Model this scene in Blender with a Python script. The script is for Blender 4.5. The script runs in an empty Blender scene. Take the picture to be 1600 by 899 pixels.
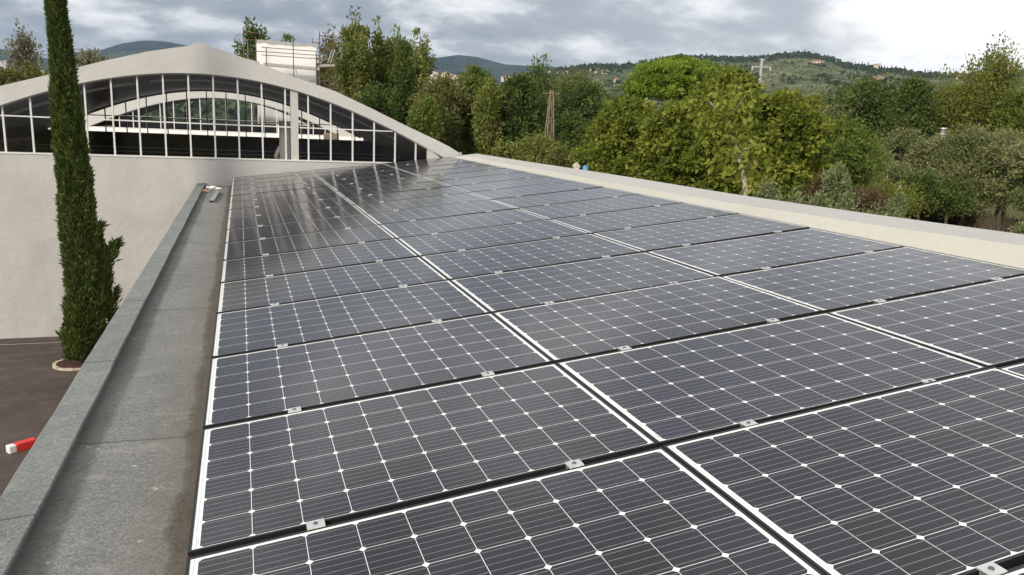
import bpy, math, random
import numpy as np
from mathutils import Vector, Matrix
rng = np.random.default_rng(7); random.seed(7)
scene = bpy.context.scene
COL = scene.collection

# ------------------------------------------------------------------ camera
F_PX, YAW, PITCH, ROLL = 1189.75, 0.34502, 0.20637, 0.04472
CAM = np.array([0.18608, -1.24443, 1.2951])
def _rot():
    cy, sy = math.cos(YAW), math.sin(YAW)
    Rz = np.array([[cy, -sy, 0], [sy, cy, 0], [0, 0, 1]])
    b = np.array([[1, 0, 0], [0, 0, -1], [0, 1, 0]])
    cp, sp = math.cos(PITCH), math.sin(PITCH)
    Rx = np.array([[1, 0, 0], [0, cp, -sp], [0, sp, cp]])
    cr, sr = math.cos(ROLL), math.sin(ROLL)
    Rr = np.array([[cr, -sr, 0], [sr, cr, 0], [0, 0, 1]])
    return Rr @ Rx @ b @ Rz
RC = _rot()
cam_data = bpy.data.cameras.new('camera')
cam = bpy.data.objects.new('camera', cam_data); COL.objects.link(cam)
cam_data.sensor_width = 36.0; cam_data.lens = F_PX / 1600 * 36.0
cam_data.clip_start = 0.05; cam_data.clip_end = 20000
m3 = Matrix((tuple(RC[0]), tuple(-RC[1]), tuple(-RC[2]))).transposed()
cam.matrix_world = Matrix.Translation(Vector(CAM.tolist())) @ m3.to_4x4()
scene.camera = cam
def ray(px, py):
    return np.array([(px - 800) / F_PX, (py - 449.5) / F_PX, 1.0]) @ RC
def W(px, py, D):                       # survey: point seen in direction (px,py) at horizontal distance D
    d = ray(px, py); return CAM + d * (D / math.hypot(d[0], d[1]))
def WY(px, py, Y):
    d = ray(px, py); return CAM + d * ((Y - CAM[1]) / d[1])
def WZ(px, py, z):
    d = ray(px, py); return CAM + d * ((z - CAM[2]) / d[2])

# ------------------------------------------------------------------ light
SUN_AZ = math.radians(232)              # compass-like, from +Y clockwise: behind and left of the camera
SUN_EL = math.radians(27)
w = bpy.data.worlds.new('World'); scene.world = w; w.use_nodes = True

class NT:
    """small helper for building node trees"""
    def __init__(s, tree): s.t = tree; s.n = tree.nodes; s.l = tree.links
    def new(s, typ, **kw):
        n = s.n.new(typ)
        for k, v in kw.items(): setattr(n, k, v)
        return n
    def link(s, a, b): s.l.new(a, b)
    def put(s, sock, v):
        if hasattr(v, 'is_output') or isinstance(v, bpy.types.NodeSocket): s.l.new(v, sock)
        else:
            if isinstance(v, (tuple, list)) and len(v) == 3 and sock.type == 'RGBA': v = (*v, 1)
            sock.default_value = v
    def math(s, op, a, b=0.0, c=None):
        n = s.new('ShaderNodeMath', operation=op)
        s.put(n.inputs[0], a); s.put(n.inputs[1], b)
        if c is not None: s.put(n.inputs[2], c)
        return n.outputs[0]
    def mix(s, f, a, b):
        n = s.new('ShaderNodeMix', data_type='RGBA'); s.put(n.inputs[0], f)
        s.put(n.inputs[6], a); s.put(n.inputs[7], b); return n.outputs[2]
    def noise(s, vec, scale, detail=3, rough=.5, dist=0):
        n = s.new('ShaderNodeTexNoise'); s.put(n.inputs['Scale'], scale)
        n.inputs['Detail'].default_value = detail; n.inputs['Roughness'].default_value = rough
        n.inputs['Distortion'].default_value = dist
        if vec is not None: s.link(vec, n.inputs['Vector'])
        return n.outputs[0]
    def remap(s, v, a, b, c=0.0, d=1.0, smooth=False):
        n = s.new('ShaderNodeMapRange'); n.clamp = True
        if smooth: n.interpolation_type = 'SMOOTHSTEP'
        s.put(n.inputs[0], v)
        for i, x in enumerate((a, b, c, d)): s.put(n.inputs[i + 1], x)
        return n.outputs[0]
    def ramp(s, f, stops):
        n = s.new('ShaderNodeValToRGB'); s.put(n.inputs[0], f); e = n.color_ramp.elements
        while len(e) < len(stops): e.new(0.5)
        for i, (p, c) in enumerate(stops): e[i].position = p; e[i].color = (*c, 1)
        return n.outputs[0]
    def mapping(s, vec, scale=(1, 1, 1), loc=(0, 0, 0)):
        n = s.new('ShaderNodeMapping'); n.inputs['Scale'].default_value = scale
        n.inputs['Location'].default_value = loc; s.link(vec, n.inputs[0]); return n.outputs[0]
    def sep(s, vec):
        n = s.new('ShaderNodeSeparateXYZ'); s.link(vec, n.inputs[0]); return n.outputs

def build_world():
    t = NT(w.node_tree); t.n.clear()
    out = t.new('ShaderNodeOutputWorld'); bg = t.new('ShaderNodeBackground')
    tc = t.new('ShaderNodeTexCoord').outputs['Generated']
    x, y, z = t.sep(tc)
    zc = t.math('ADD', t.math('MAXIMUM', z, 0.0), 0.28)
    comb = t.new('ShaderNodeCombineXYZ')
    t.link(t.math('DIVIDE', x, zc), comb.inputs[0]); t.link(t.math('DIVIDE', y, zc), comb.inputs[1])
    pl = comb.outputs[0]
    sky = t.new('ShaderNodeTexSky', sky_type='NISHITA'); sky.sun_disc = False
    sky.sun_elevation = SUN_EL; sky.sun_rotation = SUN_AZ; sky.air_density = 1.2; sky.dust_density = 2.0
    # cloud deck: broad billows plus fine streaks, seen in perspective
    big = t.noise(t.mapping(pl, (1.9, 2.1, 1), (3.1, 4.7, 0)), 1.0, 9, .56, .1)
    fine = t.noise(t.mapping(pl, (4.2, 5.2, 1), (2.3, 7.2, 0)), 1.0, 8, .62, .2)
    v = t.math('ADD', t.math('MULTIPLY', big, .74), t.math('MULTIPLY', fine, .26))
    cloud = t.ramp(v, [(.38, (2.3, 2.5, 2.8)), (.455, (2.9, 3.1, 3.35)), (.50, (4.0, 4.15, 4.3)), (.545, (6.4, 6.5, 6.5)), (.60, (9.0, 8.9, 8.7))])
    # bright break in the clouds low in the north-east
    az = t.math('ARCTAN2', x, y)
    el = t.math('ARCSINE', z)
    wob = t.math('MULTIPLY', t.math('SUBTRACT', t.noise(pl, 1.9, 6, .6, .3), .5), .42)
    azw = t.math('ADD', az, wob)
    g1 = t.remap(azw, .62, .80, 0, 1, True)
    g2 = t.remap(azw, 1.25, 1.6, 1, 0, True)
    g3 = t.remap(t.math('ADD', el, t.math('MULTIPLY', wob, .3)), .17, .32, 1, 0, True)
    gap = t.math('MULTIPLY', t.math('MULTIPLY', g1, g2), g3)
    thin = t.remap(fine, .54, .66, 0, .38); cl0 = t.remap(az, .15, .72, 0, .34, True); cloud = t.mix(cl0, cloud, (6.8, 6.9, 6.9)); cl2 = t.mix(gap, cloud, t.mix(thin, (11.5, 11.3, 10.8), (6.8, 7.0, 7.1)))
    # brightness of the deck grows towards the sun behind the camera and overhead
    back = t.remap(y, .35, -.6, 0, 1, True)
    up = t.remap(z, .22, .8, 0, 1, True)
    lit = t.math('ADD', t.math('MULTIPLY', back, .75), t.math('MULTIPLY', up, .38))
    cl3 = t.mix(lit, cl2, (9.0, 8.9, 8.6))
    low = t.math('MULTIPLY', back, t.remap(el, .16, .42, .78, 0, True))  # dim brown band added low behind the camera, for darker warm glazing reflections
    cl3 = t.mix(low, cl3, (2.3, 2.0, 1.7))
    # pale strip along the horizon
    hz = t.remap(el, .0, .10, .45, 0, True)
    cl4 = t.mix(hz, cl3, (6.6, 6.9, 7.2))
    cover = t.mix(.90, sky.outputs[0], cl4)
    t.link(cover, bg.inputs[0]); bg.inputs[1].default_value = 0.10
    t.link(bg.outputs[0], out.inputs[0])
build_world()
sd = bpy.data.lights.new('sun', 'SUN'); sd.energy = 2.5; sd.angle = math.radians(9); sd.color = (1, .93, .82)
sun = bpy.data.objects.new('sun', sd); COL.objects.link(sun)
sv = Vector((math.sin(SUN_AZ) * math.cos(SUN_EL), math.cos(SUN_AZ) * math.cos(SUN_EL), math.sin(SUN_EL)))
sun.rotation_euler = sv.to_track_quat('Z', 'Y').to_euler()
scene.view_settings.view_transform = 'Standard'; scene.view_settings.look = 'None'
scene.view_settings.gamma = 1; scene.view_settings.use_curve_mapping = False
scene.view_settings.exposure = 0.60
scene.render.engine = 'CYCLES'
scene.cycles.max_bounces = 8; scene.cycles.transparent_max_bounces = 12
scene.cycles.volume_bounces = 0

# ------------------------------------------------------------------ materials
def mat(name, fn):
    m = bpy.data.materials.new(name); m.use_nodes = True
    t = NT(m.node_tree); t.n.clear(); out = t.new('ShaderNodeOutputMaterial')
    sh = fn(t, m)
    t.link(sh, out.inputs[0]); return m
def principled(t, col, rough=.8, metal=0, bump=None, bstr=.3, bdist=.01, spec=.5):
    b = t.new('ShaderNodeBsdfPrincipled'); t.put(b.inputs['Base Color'], col); t.put(b.inputs['Roughness'], rough)
    b.inputs['Metallic'].default_value = metal; b.inputs['Specular IOR Level'].default_value = spec
    if bump is not None:
        bn = t.new('ShaderNodeBump'); bn.inputs['Strength'].default_value = bstr; bn.inputs['Distance'].default_value = bdist
        t.link(bump, bn.inputs['Height']); t.link(bn.outputs[0], b.inputs['Normal'])
    return b.outputs[0]
def geo(t): return t.new('ShaderNodeNewGeometry').outputs['Position']
def objc(t): return t.new('ShaderNodeTexCoord').outputs['Object']
def simple(name, c, rough=.7, metal=0, var=.15, scale=8, bstr=.2, bdist=.004, spec=.5):
    def f(t, m):
        p = objc(t); n = t.noise(p, scale, 5, .6)
        k = t.remap(n, .3, .7, 0, 1)
        a = tuple(x * (1 - var) for x in c); b = tuple(min(1, x * (1 + var)) for x in c)
        return principled(t, t.mix(k, a, b), rough, metal, t.noise(p, scale * 12, 3), bstr, bdist, spec)
    return mat(name, f)

def f_plaster(c, dirt=.5, seed=0, streaks=True):
    def f(t, m):
        p = geo(t)
        n1 = t.noise(t.mapping(p, (1, 1, 1), (seed, 0, 0)), .55, 6, .62, .5)
        n2 = t.noise(p, 3.1, 6, .6, .8)
        n3 = t.noise(p, 34, 4, .6)
        st = t.noise(t.mapping(p, (3.6, 3.6, .28)), 1.0, 4, .6)
        a = c; b = tuple(x * .80 * (1, .98, .96)[i] for i, x in enumerate(c))
        col = t.mix(t.math('MULTIPLY', t.remap(n1, .42, .68, 0, 1), dirt), a, b)
        col = t.mix(t.math('MULTIPLY', t.remap(n2, .52, .72, 0, 1), dirt * .45), col, tuple(x * .86 for x in c))
        if streaks: col = t.mix(t.math('MULTIPLY', t.remap(st, .56, .75, 0, 1), dirt * .4), col, tuple(x * .72 for x in c))
        col = t.mix(t.remap(n3, .35, .7, 0, .10), col, tuple(x * .7 for x in c))
        h = t.math('ADD', t.math('MULTIPLY', n2, .7), t.math('MULTIPLY', n3, .25))
        return principled(t, col, .88, 0, h, .4, .05, .3)
    return f
M = {}
M['plaster'] = mat('plaster', f_plaster((.50, .482, .455), .8))
M['plaster_arch'] = mat('plaster_arch', f_plaster((.545, .528, .50), .5, 9))
M['plaster_cream'] = mat('plaster_cream', f_plaster((.49, .47, .41), .3, 20))
M['cement_top'] = mat('cement_top', f_plaster((.42, .41, .39), .35, 4, False))
M['white_paint'] = simple('white_paint', (.66, .65, .61), .45, 0, .06)
M['white_wall'] = mat('white_wall', f_plaster((.86, .85, .82), .15, 3))
M['dark_metal'] = simple('dark_metal', (.03, .028, .026), .5, .2)
M['black_frame'] = simple('black_frame', (.028, .027, .027), .45, .5, .1)
M['alu'] = simple('aluminium', (.72, .72, .70), .42, .75, .08, 30)
M['bolt'] = simple('bolt_steel', (.18, .18, .18), .4, .9)
M['ceiling'] = mat('vault_plaster', f_plaster((.46, .41, .35), .7, 6))
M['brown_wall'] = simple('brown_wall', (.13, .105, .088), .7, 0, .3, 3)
M['floor_in'] = simple('interior_floor', (.42, .39, .34), .5)
M['grey_bar'] = simple('grey_bar', (.35, .33, .30), .6)
M['rust'] = simple('rust_steel', (.27, .19, .14), .8, .2, .35, 14)
M['rust_dark'] = simple('scaffold_steel', (.16, .10, .075), .65, .4, .4, 12)
M['galv'] = simple('galvanised', (.42, .43, .43), .5, .5, .2, 20)
M['plank'] = simple('plank', (.38, .35, .30), .8, 0, .2, 10)
M['bark'] = simple('bark', (.13, .10, .075), .9, 0, .35, 10, .8, .03)
M['bark_pale'] = simple('bark_pale', (.44, .38, .31), .9, 0, .3, 12, .6, .02)
M['red_plastic'] = simple('red_plastic', (.62, .03, .025), .4, 0, .12, 6)
M['white_plastic'] = simple('white_plastic', (.72, .71, .69), .45, 0, .08, 6)
M['brick'] = simple('brick', (.42, .27, .18), .85, 0, .2, 20)
M['rag'] = simple('rag', (.74, .71, .66), .8, 0, .12, 12)
M['mulch'] = simple('mulch', (.09, .035, .025), .95, 0, .5, 40, .9, .03)
M['stone_edge'] = simple('stone_edge', (.48, .40, .31), .9, 0, .2, 12)
M['line_paint'] = simple('line_paint', (.30, .28, .26), .8, 0, .3, 12)
M['blue_plastic'] = simple('blue_plastic', (.10, .28, .50), .5, 0, .1, 6)
M['reeds'] = simple('dry_brush', (.12, .095, .062), .95, 0, .5, 6, .9, .05)
M['roof_tile'] = simple('roof_tile', (.38, .17, .10), .9, 0, .25, .8)
for nm, c in (('house_cream', (.66, .56, .42)), ('house_pink', (.60, .43, .34)), ('house_white', (.82, .78, .72)), ('house_orange', (.66, .42, .25))):
    M[nm] = simple(nm, c, .9, 0, .06, .3)
M['window_dark'] = simple('window_dark', (.05, .05, .05), .3)

def f_membrane(base, brown, seams, strip):
    def f(t, m):
        p = geo(t); x, y, z = t.sep(p)
        n1 = t.noise(p, 1.7, 6, .65, .4); n2 = t.noise(p, 7, 6, .65, .3); n3 = t.noise(p, 95, 3, .7); n4 = t.noise(p, 260, 2, .6)
        a = base; b = tuple(q * .74 for q in base); c = tuple(q * 1.30 for q in base)
        col = t.mix(t.remap(n1, .36, .64, 0, 1), b, a)
        col = t.mix(t.remap(n2, .50, .74, 0, .55), col, c)
        n5 = t.noise(p, 48, 3, .7)
        col = t.mix(t.remap(n3, .42, .66, 0, .75), col, tuple(q * .38 for q in base))
        col = t.mix(t.remap(n5, .50, .72, 0, .5), col, tuple(q * 1.55 for q in base))
        col = t.mix(t.remap(n4, .56, .68, 0, .6), col, (.50, .50, .47))
        spk = t.noise(p, 21, 2, .5)
        col = t.mix(t.remap(spk, .735, .76, 0, .75), col, (.5, .47, .42))
        sc_ = t.noise(t.mapping(p, (3.0, 9.0, 1), (1, 3, 0)), 1.6, 7, .68, .4)
        col = t.mix(t.remap(sc_, .56, .70, 0, .42), col, (.36, .345, .31))
        sc2 = t.noise(t.mapping(p, (7, 2, 1), (8, 1, 0)), 2.2, 5, .7, .5)
        col = t.mix(t.remap(sc2, .60, .74, 0, .40), col, tuple(q * .45 for q in base))
        wy = t.math('ADD', y, t.math('MULTIPLY', t.math('SUBTRACT', t.noise(p, 5, 4), .5), .05))
        for s in seams:
            wd = t.math('ADD', .004, t.math('MULTIPLY', .008, t.noise(p, 3, 2)))
            k = t.math('LESS_THAN', t.math('ABSOLUTE', t.math('SUBTRACT', wy, s)), wd)
            col = t.mix(t.math('MULTIPLY', k, .72), col, tuple(q * .25 for q in base))
            k2 = t.math('MULTIPLY', t.math('GREATER_THAN', wy, s), t.math('LESS_THAN', wy, s + .09))
            col = t.mix(t.math('MULTIPLY', k2, .16), col, tuple(q * .6 for q in base))
        if strip:
            wx = t.math('ADD', x, t.math('MULTIPLY', t.math('SUBTRACT', t.noise(t.mapping(p, (1, 1, 1), (4, 1, 0)), 2.2, 6, .72), .5), .16))
            k = t.remap(wx, -.085, -.070, 0, 1)
            bn = t.mix(t.remap(n2, .35, .65, 0, 1), brown, tuple(q * 1.9 for q in brown)); bn = t.mix(t.remap(n5, .55, .68, 0, .8), bn, (.20, .16, .12)); bn = t.mix(t.remap(t.noise(t.mapping(p, (60, 4, 1)), 1, 4, .6), .52, .7, 0, .7), bn, (.022, .018, .014)); edge = t.math('MULTIPLY', t.remap(wx, -.100, -.088, 0, 1), t.remap(wx, -.082, -.07, 1, 0)); col = t.mix(t.math('MULTIPLY', edge, .5), col, (.05, .042, .034))
            col = t.mix(t.math('MULTIPLY', k, .94), col, bn)
            # standing damp beside the upstand
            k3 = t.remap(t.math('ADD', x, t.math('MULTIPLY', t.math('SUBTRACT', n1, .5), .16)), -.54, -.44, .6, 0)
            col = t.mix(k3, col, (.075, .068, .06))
            # sandy tint along the right half
            col = t.mix(t.remap(t.math('ADD', x, t.math('MULTIPLY', n1, .2)), -.2, .06, 0, .35), col, (.19, .165, .13))
        h = t.math('ADD', t.math('MULTIPLY', n3, .6), t.math('MULTIPLY', n2, .8))
        return principled(t, col, .9, 0, h, .55, .008, .3)
    return f
M['membrane'] = mat('gutter_membrane', f_membrane((.205, .203, .19), (.055, .044, .034), (.3, 2.46, 5.05, 8.4, 12.2), True))
M['coping_felt'] = mat('coping_felt', f_membrane((.20, .212, .202), (.1, .1, .1), (1.68, 3.55, 5.15, 7.05, 10.05, 12.6), False))
def f_asphalt(t, m):
    p = geo(t); n = t.noise(p, .55, 6, .6, .6); n2 = t.noise(p, 6, 5, .6); n3 = t.noise(p, 120, 2)
    c = t.mix(t.remap(n, .35, .65, 0, 1), (.055, .040, .035), (.088, .066, .056))
    c = t.mix(t.remap(n2, .52, .72, 0, .6), c, (.14, .115, .098)); stk = t.noise(t.mapping(p, (.5, 2.4, 1)), 1.3, 6, .7, .6); c = t.mix(t.remap(stk, .52, .68, 0, .6), c, (.125, .10, .085)); c = t.mix(t.remap(stk, .46, .34, 0, .5), c, (.035, .028, .026))
    c = t.mix(t.remap(n3, .4, .7, 0, .5), c, (.035, .028, .025))
    return principled(t, c, .75, 0, n3, .5, .01, .4)
M['asphalt'] = mat('asphalt', f_asphalt)
def f_grass(t, m):
    p = geo(t); n = t.noise(p, .09, 6, .65, .5); n2 = t.noise(p, 1.3, 6, .7); n3 = t.noise(p, 11, 3, .7)
    c = t.mix(t.remap(n, .35, .62, 0, 1), (.10, .12, .03), (.19, .175, .07))
    c = t.mix(t.remap(n2, .4, .7, 0, .7), c, (.05, .07, .018))
    c = t.mix(t.remap(n3, .45, .7, 0, .5), c, (.16, .15, .065))
    return principled(t, c, .95, 0, n3, .6, .05, .1)
M['grass'] = mat('grass', f_grass)
def f_hill(t, m):
    p = geo(t); x, y, z = t.sep(p)
    n = t.noise(p, .0035, 6, .6, .8); n2 = t.noise(p, .022, 6, .7); n3 = t.noise(t.mapping(p, (1, 1, 3.0)), .055, 4, .7)
    terr = t.noise(t.mapping(p, (.002, .002, .09)), 1, 3, .5, .3)
    c = t.mix(t.remap(n, .42, .58, 0, 1), (.070, .092, .042), (.19, .20, .115))
    c = t.mix(t.remap(n2, .46, .62, 0, .75), c, (.045, .060, .028))
    c = t.mix(t.remap(terr, .50, .62, 0, .55), c, (.21, .215, .13))
    c = t.mix(t.remap(n3, .5, .66, 0, .6), c, (.035, .050, .022))
    return principled(t, c, 1, 0, None, spec=0)
M['hill'] = mat('hillside', f_hill)
def f_far(t, m):
    p = geo(t)
    n = t.noise(p, .0016, 6, .65, .6); n2 = t.noise(p, .009, 6, .7); n3 = t.noise(p, .03, 3, .7)
    c = t.mix(t.remap(n, .42, .6, 0, 1), (.022, .036, .024), (.060, .078, .045))
    c = t.mix(t.remap(n2, .5, .68, 0, .6), c, (.010, .018, .012))
    c = t.mix(t.remap(n3, .5, .7, 0, .4), c, (.06, .07, .045))
    return principled(t, c, 1, 0, None, spec=0)
M['far_hill'] = mat('far_hillside', f_far)

def f_glass(t, m):
    gl = t.new('ShaderNodeBsdfGlossy'); gl.inputs['Roughness'].default_value = .02
    gl.inputs['Color'].default_value = (.95, .97, 1, 1)
    tr = t.new('ShaderNodeBsdfTransparent'); tr.inputs[0].default_value = (.90, .90, .88, 1)
    p = geo(t)
    b = t.new('ShaderNodeBump'); b.inputs['Strength'].default_value = .12; b.inputs['Distance'].default_value = .02
    t.link(t.noise(p, 1.5, 2), b.inputs['Height']); t.link(b.outputs[0], gl.inputs['Normal'])
    fr = t.new('ShaderNodeFresnel'); fr.inputs[0].default_value = 1.5
    k = t.math('MULTIPLY', fr.outputs[0], .6)
    mx = t.new('ShaderNodeMixShader'); t.link(k, mx.inputs[0]); t.link(tr.outputs[0], mx.inputs[1]); t.link(gl.outputs[0], mx.inputs[2])
    return mx.outputs[0]
M['glass'] = mat('window_glass', f_glass)

# solar glass: cells, gaps, chamfered corners and busbars from the panel's own UVs in metres
PL, PWD = 1.6054, 0.984                       # outer size of one panel
FR = 0.010                                   # frame lip
ML, MR, MN, MF = .0225, .0145, .005, .012      # white margins: left, right, near, far
CU = (PL - 2 * FR - ML - MR) / 10; CV = (PWD - 2 * FR - MN - MF) / 6
def f_cells(t, m):
    uv = t.new('ShaderNodeUVMap'); uv.uv_map = 'metres'
    u, v, _ = t.sep(uv.outputs[0])
    M_ = t.math
    su = M_('SUBTRACT', u, FR + ML); sv_ = M_('SUBTRACT', v, FR + MN)
    iu = M_('FLOOR', M_('DIVIDE', su, CU)); iv = M_('FLOOR', M_('DIVIDE', sv_, CV))
    fu = M_('SUBTRACT', su, M_('MULTIPLY', iu, CU)); fv = M_('SUBTRACT', sv_, M_('MULTIPLY', iv, CV))
    du = M_('MINIMUM', fu, M_('SUBTRACT', CU, fu)); dv = M_('MINIMUM', fv, M_('SUBTRACT', CV, fv))
    k = M_('MULTIPLY', M_('GREATER_THAN', du, .0010), M_('GREATER_THAN', dv, .0011))
    k = M_('MULTIPLY', k, M_('GREATER_THAN', M_('ADD', du, dv), .0128))
    for a, b_ in ((iu, 9.5), (iv, 5.5)):
        k = M_('MULTIPLY', k, M_('MULTIPLY', M_('GREATER_THAN', a, -.5), M_('LESS_THAN', a, b_)))
    bb = M_('FRACT', M_('MULTIPLY', M_('DIVIDE', fv, CV), 5.0))
    bd = M_('ABSOLUTE', M_('SUBTRACT', bb, .5))
    bus = M_('MULTIPLY', M_('LESS_THAN', bd, .0150), M_('GREATER_THAN', du, .004))
    # tint of each cell
    oi = t.new('ShaderNodeObjectInfo').outputs['Random']
    cb = t.new('ShaderNodeCombineXYZ'); t.link(iu, cb.inputs[0]); t.link(iv, cb.inputs[1]); t.link(M_('MULTIPLY', oi, 57.0), cb.inputs[2])
    wn = t.new('ShaderNodeTexWhiteNoise'); wn.noise_dimensions = '3D'; t.link(cb.outputs[0], wn.inputs[0])
    cell = t.mix(wn.outputs[0], (.0135, .0130, .0150), (.0150, .0143, .0230))
    pt = t.mix(oi, (.85, .85, .85), (1.25, 1.22, 1.3))
    mm = t.new('ShaderNodeMix', data_type='RGBA', blend_type='MULTIPLY'); mm.inputs[0].default_value = 1
    t.link(cell, mm.inputs[6]); t.link(pt, mm.inputs[7]); cell = mm.outputs[2]
    cell = t.mix(M_('MULTIPLY', bus, .85), cell, (.50, .51, .54))
    # ribbon in the left margin
    rib = M_('MULTIPLY', M_('GREATER_THAN', u, FR + .009), M_('LESS_THAN', u, FR + .0135))
    white = t.mix(M_('MULTIPLY', rib, .55), (.80, .80, .77), (.35, .36, .36))
    # printed serial strip in the left margin
    ser = M_('MULTIPLY', M_('MULTIPLY', M_('GREATER_THAN', u, FR + .0145), M_('LESS_THAN', u, FR + .0195)), M_('MULTIPLY', M_('GREATER_THAN', v, .030), M_('LESS_THAN', v, .075)))
    ser = M_('MULTIPLY', ser, M_('GREATER_THAN', M_('FRACT', M_('MULTIPLY', v, 230.0)), .5))
    white = t.mix(M_('MULTIPLY', ser, .8), white, (.08, .08, .08))
    col = t.mix(k, white, cell)
    # dust film
    p = geo(t); d1 = t.noise(p, 2.3, 6, .65, .5)
    col = t.mix(t.remap(d1, .35, .75, .004, .022), col, (.42, .38, .33))
    d2 = t.noise(t.mapping(p, (1, .35, 1)), 38, 3, .7); d3 = t.noise(p, 2.1, 3, .5)
    col = t.mix(t.math('MULTIPLY', t.remap(d2, .70, .78, 0, .30), t.remap(d3, .5, .65, 0, 1)), col, (.40, .37, .32))
    rr = t.remap(t.noise(p, 4.0, 5, .6), .3, .7, .12, .16)
    b = t.new('ShaderNodeBsdfPrincipled'); t.put(b.inputs['Base Color'], col); t.put(b.inputs['Roughness'], rr)
    b.inputs['IOR'].default_value = 1.47
    bn = t.new('ShaderNodeBump'); bn.inputs['Strength'].default_value = .035; bn.inputs['Distance'].default_value = .02
    t.link(t.noise(p, 1.7, 2), bn.inputs['Height']); t.link(bn.outputs[0], b.inputs['Normal'])
    return b.outputs[0]
M['cells'] = mat('solar_cells', f_cells)

def leafmat(name, cols, transl=.35, rough=.6):
    def f(t, m):
        at = t.new('ShaderNodeAttribute'); at.attribute_name = 'tint'
        n = len(cols); c = t.ramp(at.outputs['Fac'], [(i / (n - 1), cols[i]) for i in range(n)])
        b = t.new('ShaderNodeBsdfPrincipled'); t.link(c, b.inputs['Base Color']); b.inputs['Roughness'].default_value = rough
        b.inputs['Specular IOR Level'].default_value = .25
        tr = t.new('ShaderNodeBsdfTranslucent'); t.link(c, tr.inputs[0])
        mx = t.new('ShaderNodeMixShader'); mx.inputs[0].default_value = transl
        t.link(b.outputs[0], mx.inputs[1]); t.link(tr.outputs[0], mx.inputs[2]); return mx.outputs[0]
    return mat(name, f)
L = {
 'cypress': leafmat('cypress_leaf', [(.025, .042, .010), (.065, .098, .018), (.115, .150, .030), (.17, .16, .06)], .2),
 'walnut': leafmat('walnut_leaf', [(.055, .090, .012), (.135, .170, .020), (.235, .265, .036), (.32, .31, .055)], .4),
 'pine': leafmat('pine_leaf', [(.07, .12, .012), (.17, .25, .022), (.30, .37, .05)], .35),
 'dark': leafmat('dark_leaf', [(.040, .066, .016), (.092, .132, .028), (.175, .215, .050)], .3),
 'mid': leafmat('mid_leaf', [(.065, .105, .018), (.135, .180, .030), (.22, .26, .050)], .35),
 'poplar': leafmat('poplar_leaf', [(.08, .11, .02), (.16, .19, .035), (.25, .265, .07), (.34, .31, .12)], .4),
 'brown': leafmat('brownish_leaf', [(.09, .105, .024), (.16, .17, .045), (.24, .23, .075)], .35),
 'olive': leafmat('olive_leaf', [(.085, .105, .036), (.18, .195, .075), (.32, .325, .15)], .25),
 'pale': leafmat('pale_leaf', [(.13, .135, .08), (.21, .21, .13), (.30, .29, .20)], .3),
 'feather': leafmat('feather_leaf', [(.10, .125, .02), (.19, .21, .035), (.28, .28, .055)], .4),
 'weed': leafmat('weed_leaf', [(.10, .135, .045), (.20, .235, .10), (.32, .35, .18)], .35),
 'rustleaf': leafmat('dry_leaf', [(.09, .062, .035), (.13, .095, .05), (.11, .10, .04)], .3),
 'wood': leafmat('woodland_leaf', [(.034, .055, .024), (.075, .102, .042), (.165, .190, .098), (.25, .265, .16)], .2),
}

# ------------------------------------------------------------------ mesh helpers
class MB:
    def __init__(s): s.v = []; s.f = []
    def box(s, a, b):
        x0, y0, z0 = a; x1, y1, z1 = b; i = len(s.v)
        s.v += [(x0, y0, z0), (x1, y0, z0), (x1, y1, z0), (x0, y1, z0), (x0, y0, z1), (x1, y0, z1), (x1, y1, z1), (x0, y1, z1)]
        s.f += [tuple(i + k for k in q) for q in ((3, 2, 1, 0), (4, 5, 6, 7), (0, 1, 5, 4), (1, 2, 6, 5), (2, 3, 7, 6), (3, 0, 4, 7))]
        return s
    def tube(s, pts, rad, n=6, cap=True):
        pts = [Vector(p) for p in pts]; k = len(pts)
        if not hasattr(rad, '__len__'): rad = [rad] * k
        base = len(s.v); prev = None
        for i, p in enumerate(pts):
            d = (pts[min(i + 1, k - 1)] - pts[max(i - 1, 0)]).normalized()
            a = d.orthogonal().normalized() if prev is None else (prev - d * prev.dot(d)).normalized()
            prev = a; b = d.cross(a)
            for j in range(n):
                th = 2 * math.pi * j / n; q = p + (a * math.cos(th) + b * math.sin(th)) * rad[i]; s.v.append(tuple(q))
        for i in range(k - 1):
            for j in range(n):
                s.f.append((base + i * n + j, base + i * n + (j + 1) % n, base + (i + 1) * n + (j + 1) % n, base + (i + 1) * n + j))
        if cap:
            s.f.append(tuple(base + j for j in reversed(range(n)))); s.f.append(tuple(base + (k - 1) * n + j for j in range(n)))
        return s
    def prism(s, poly, y0, y1):             # polygon in x,z extruded along y
        i = len(s.v); n = len(poly)
        s.v += [(x, y0, z) for x, z in poly] + [(x, y1, z) for x, z in poly]
        s.f.append(tuple(i + k for k in range(n))); s.f.append(tuple(i + n + k for k in reversed(range(n))))
        for k in range(n): s.f.append((i + k, i + n + k, i + n + (k + 1) % n, i + (k + 1) % n))
        return s
    def build(s, name, m, parent=None, bevel=0, smooth=False):
        me = bpy.data.meshes.new(name); me.from_pydata([tuple(map(float, q)) for q in s.v], [], s.f); me.update()
        return link(name, me, m, parent, bevel, smooth)
def link(name, me, m, parent=None, bevel=0, smooth=False):
    o = bpy.data.objects.new(name, me); COL.objects.link(o)
    if m: me.materials.append(m)
    if parent: o.parent = parent
    if smooth: me.shade_smooth()
    if bevel:
        b = o.modifiers.new('bevel', 'BEVEL'); b.width = bevel; b.segments = 2; b.limit_method = 'ANGLE'
    return o
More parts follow.
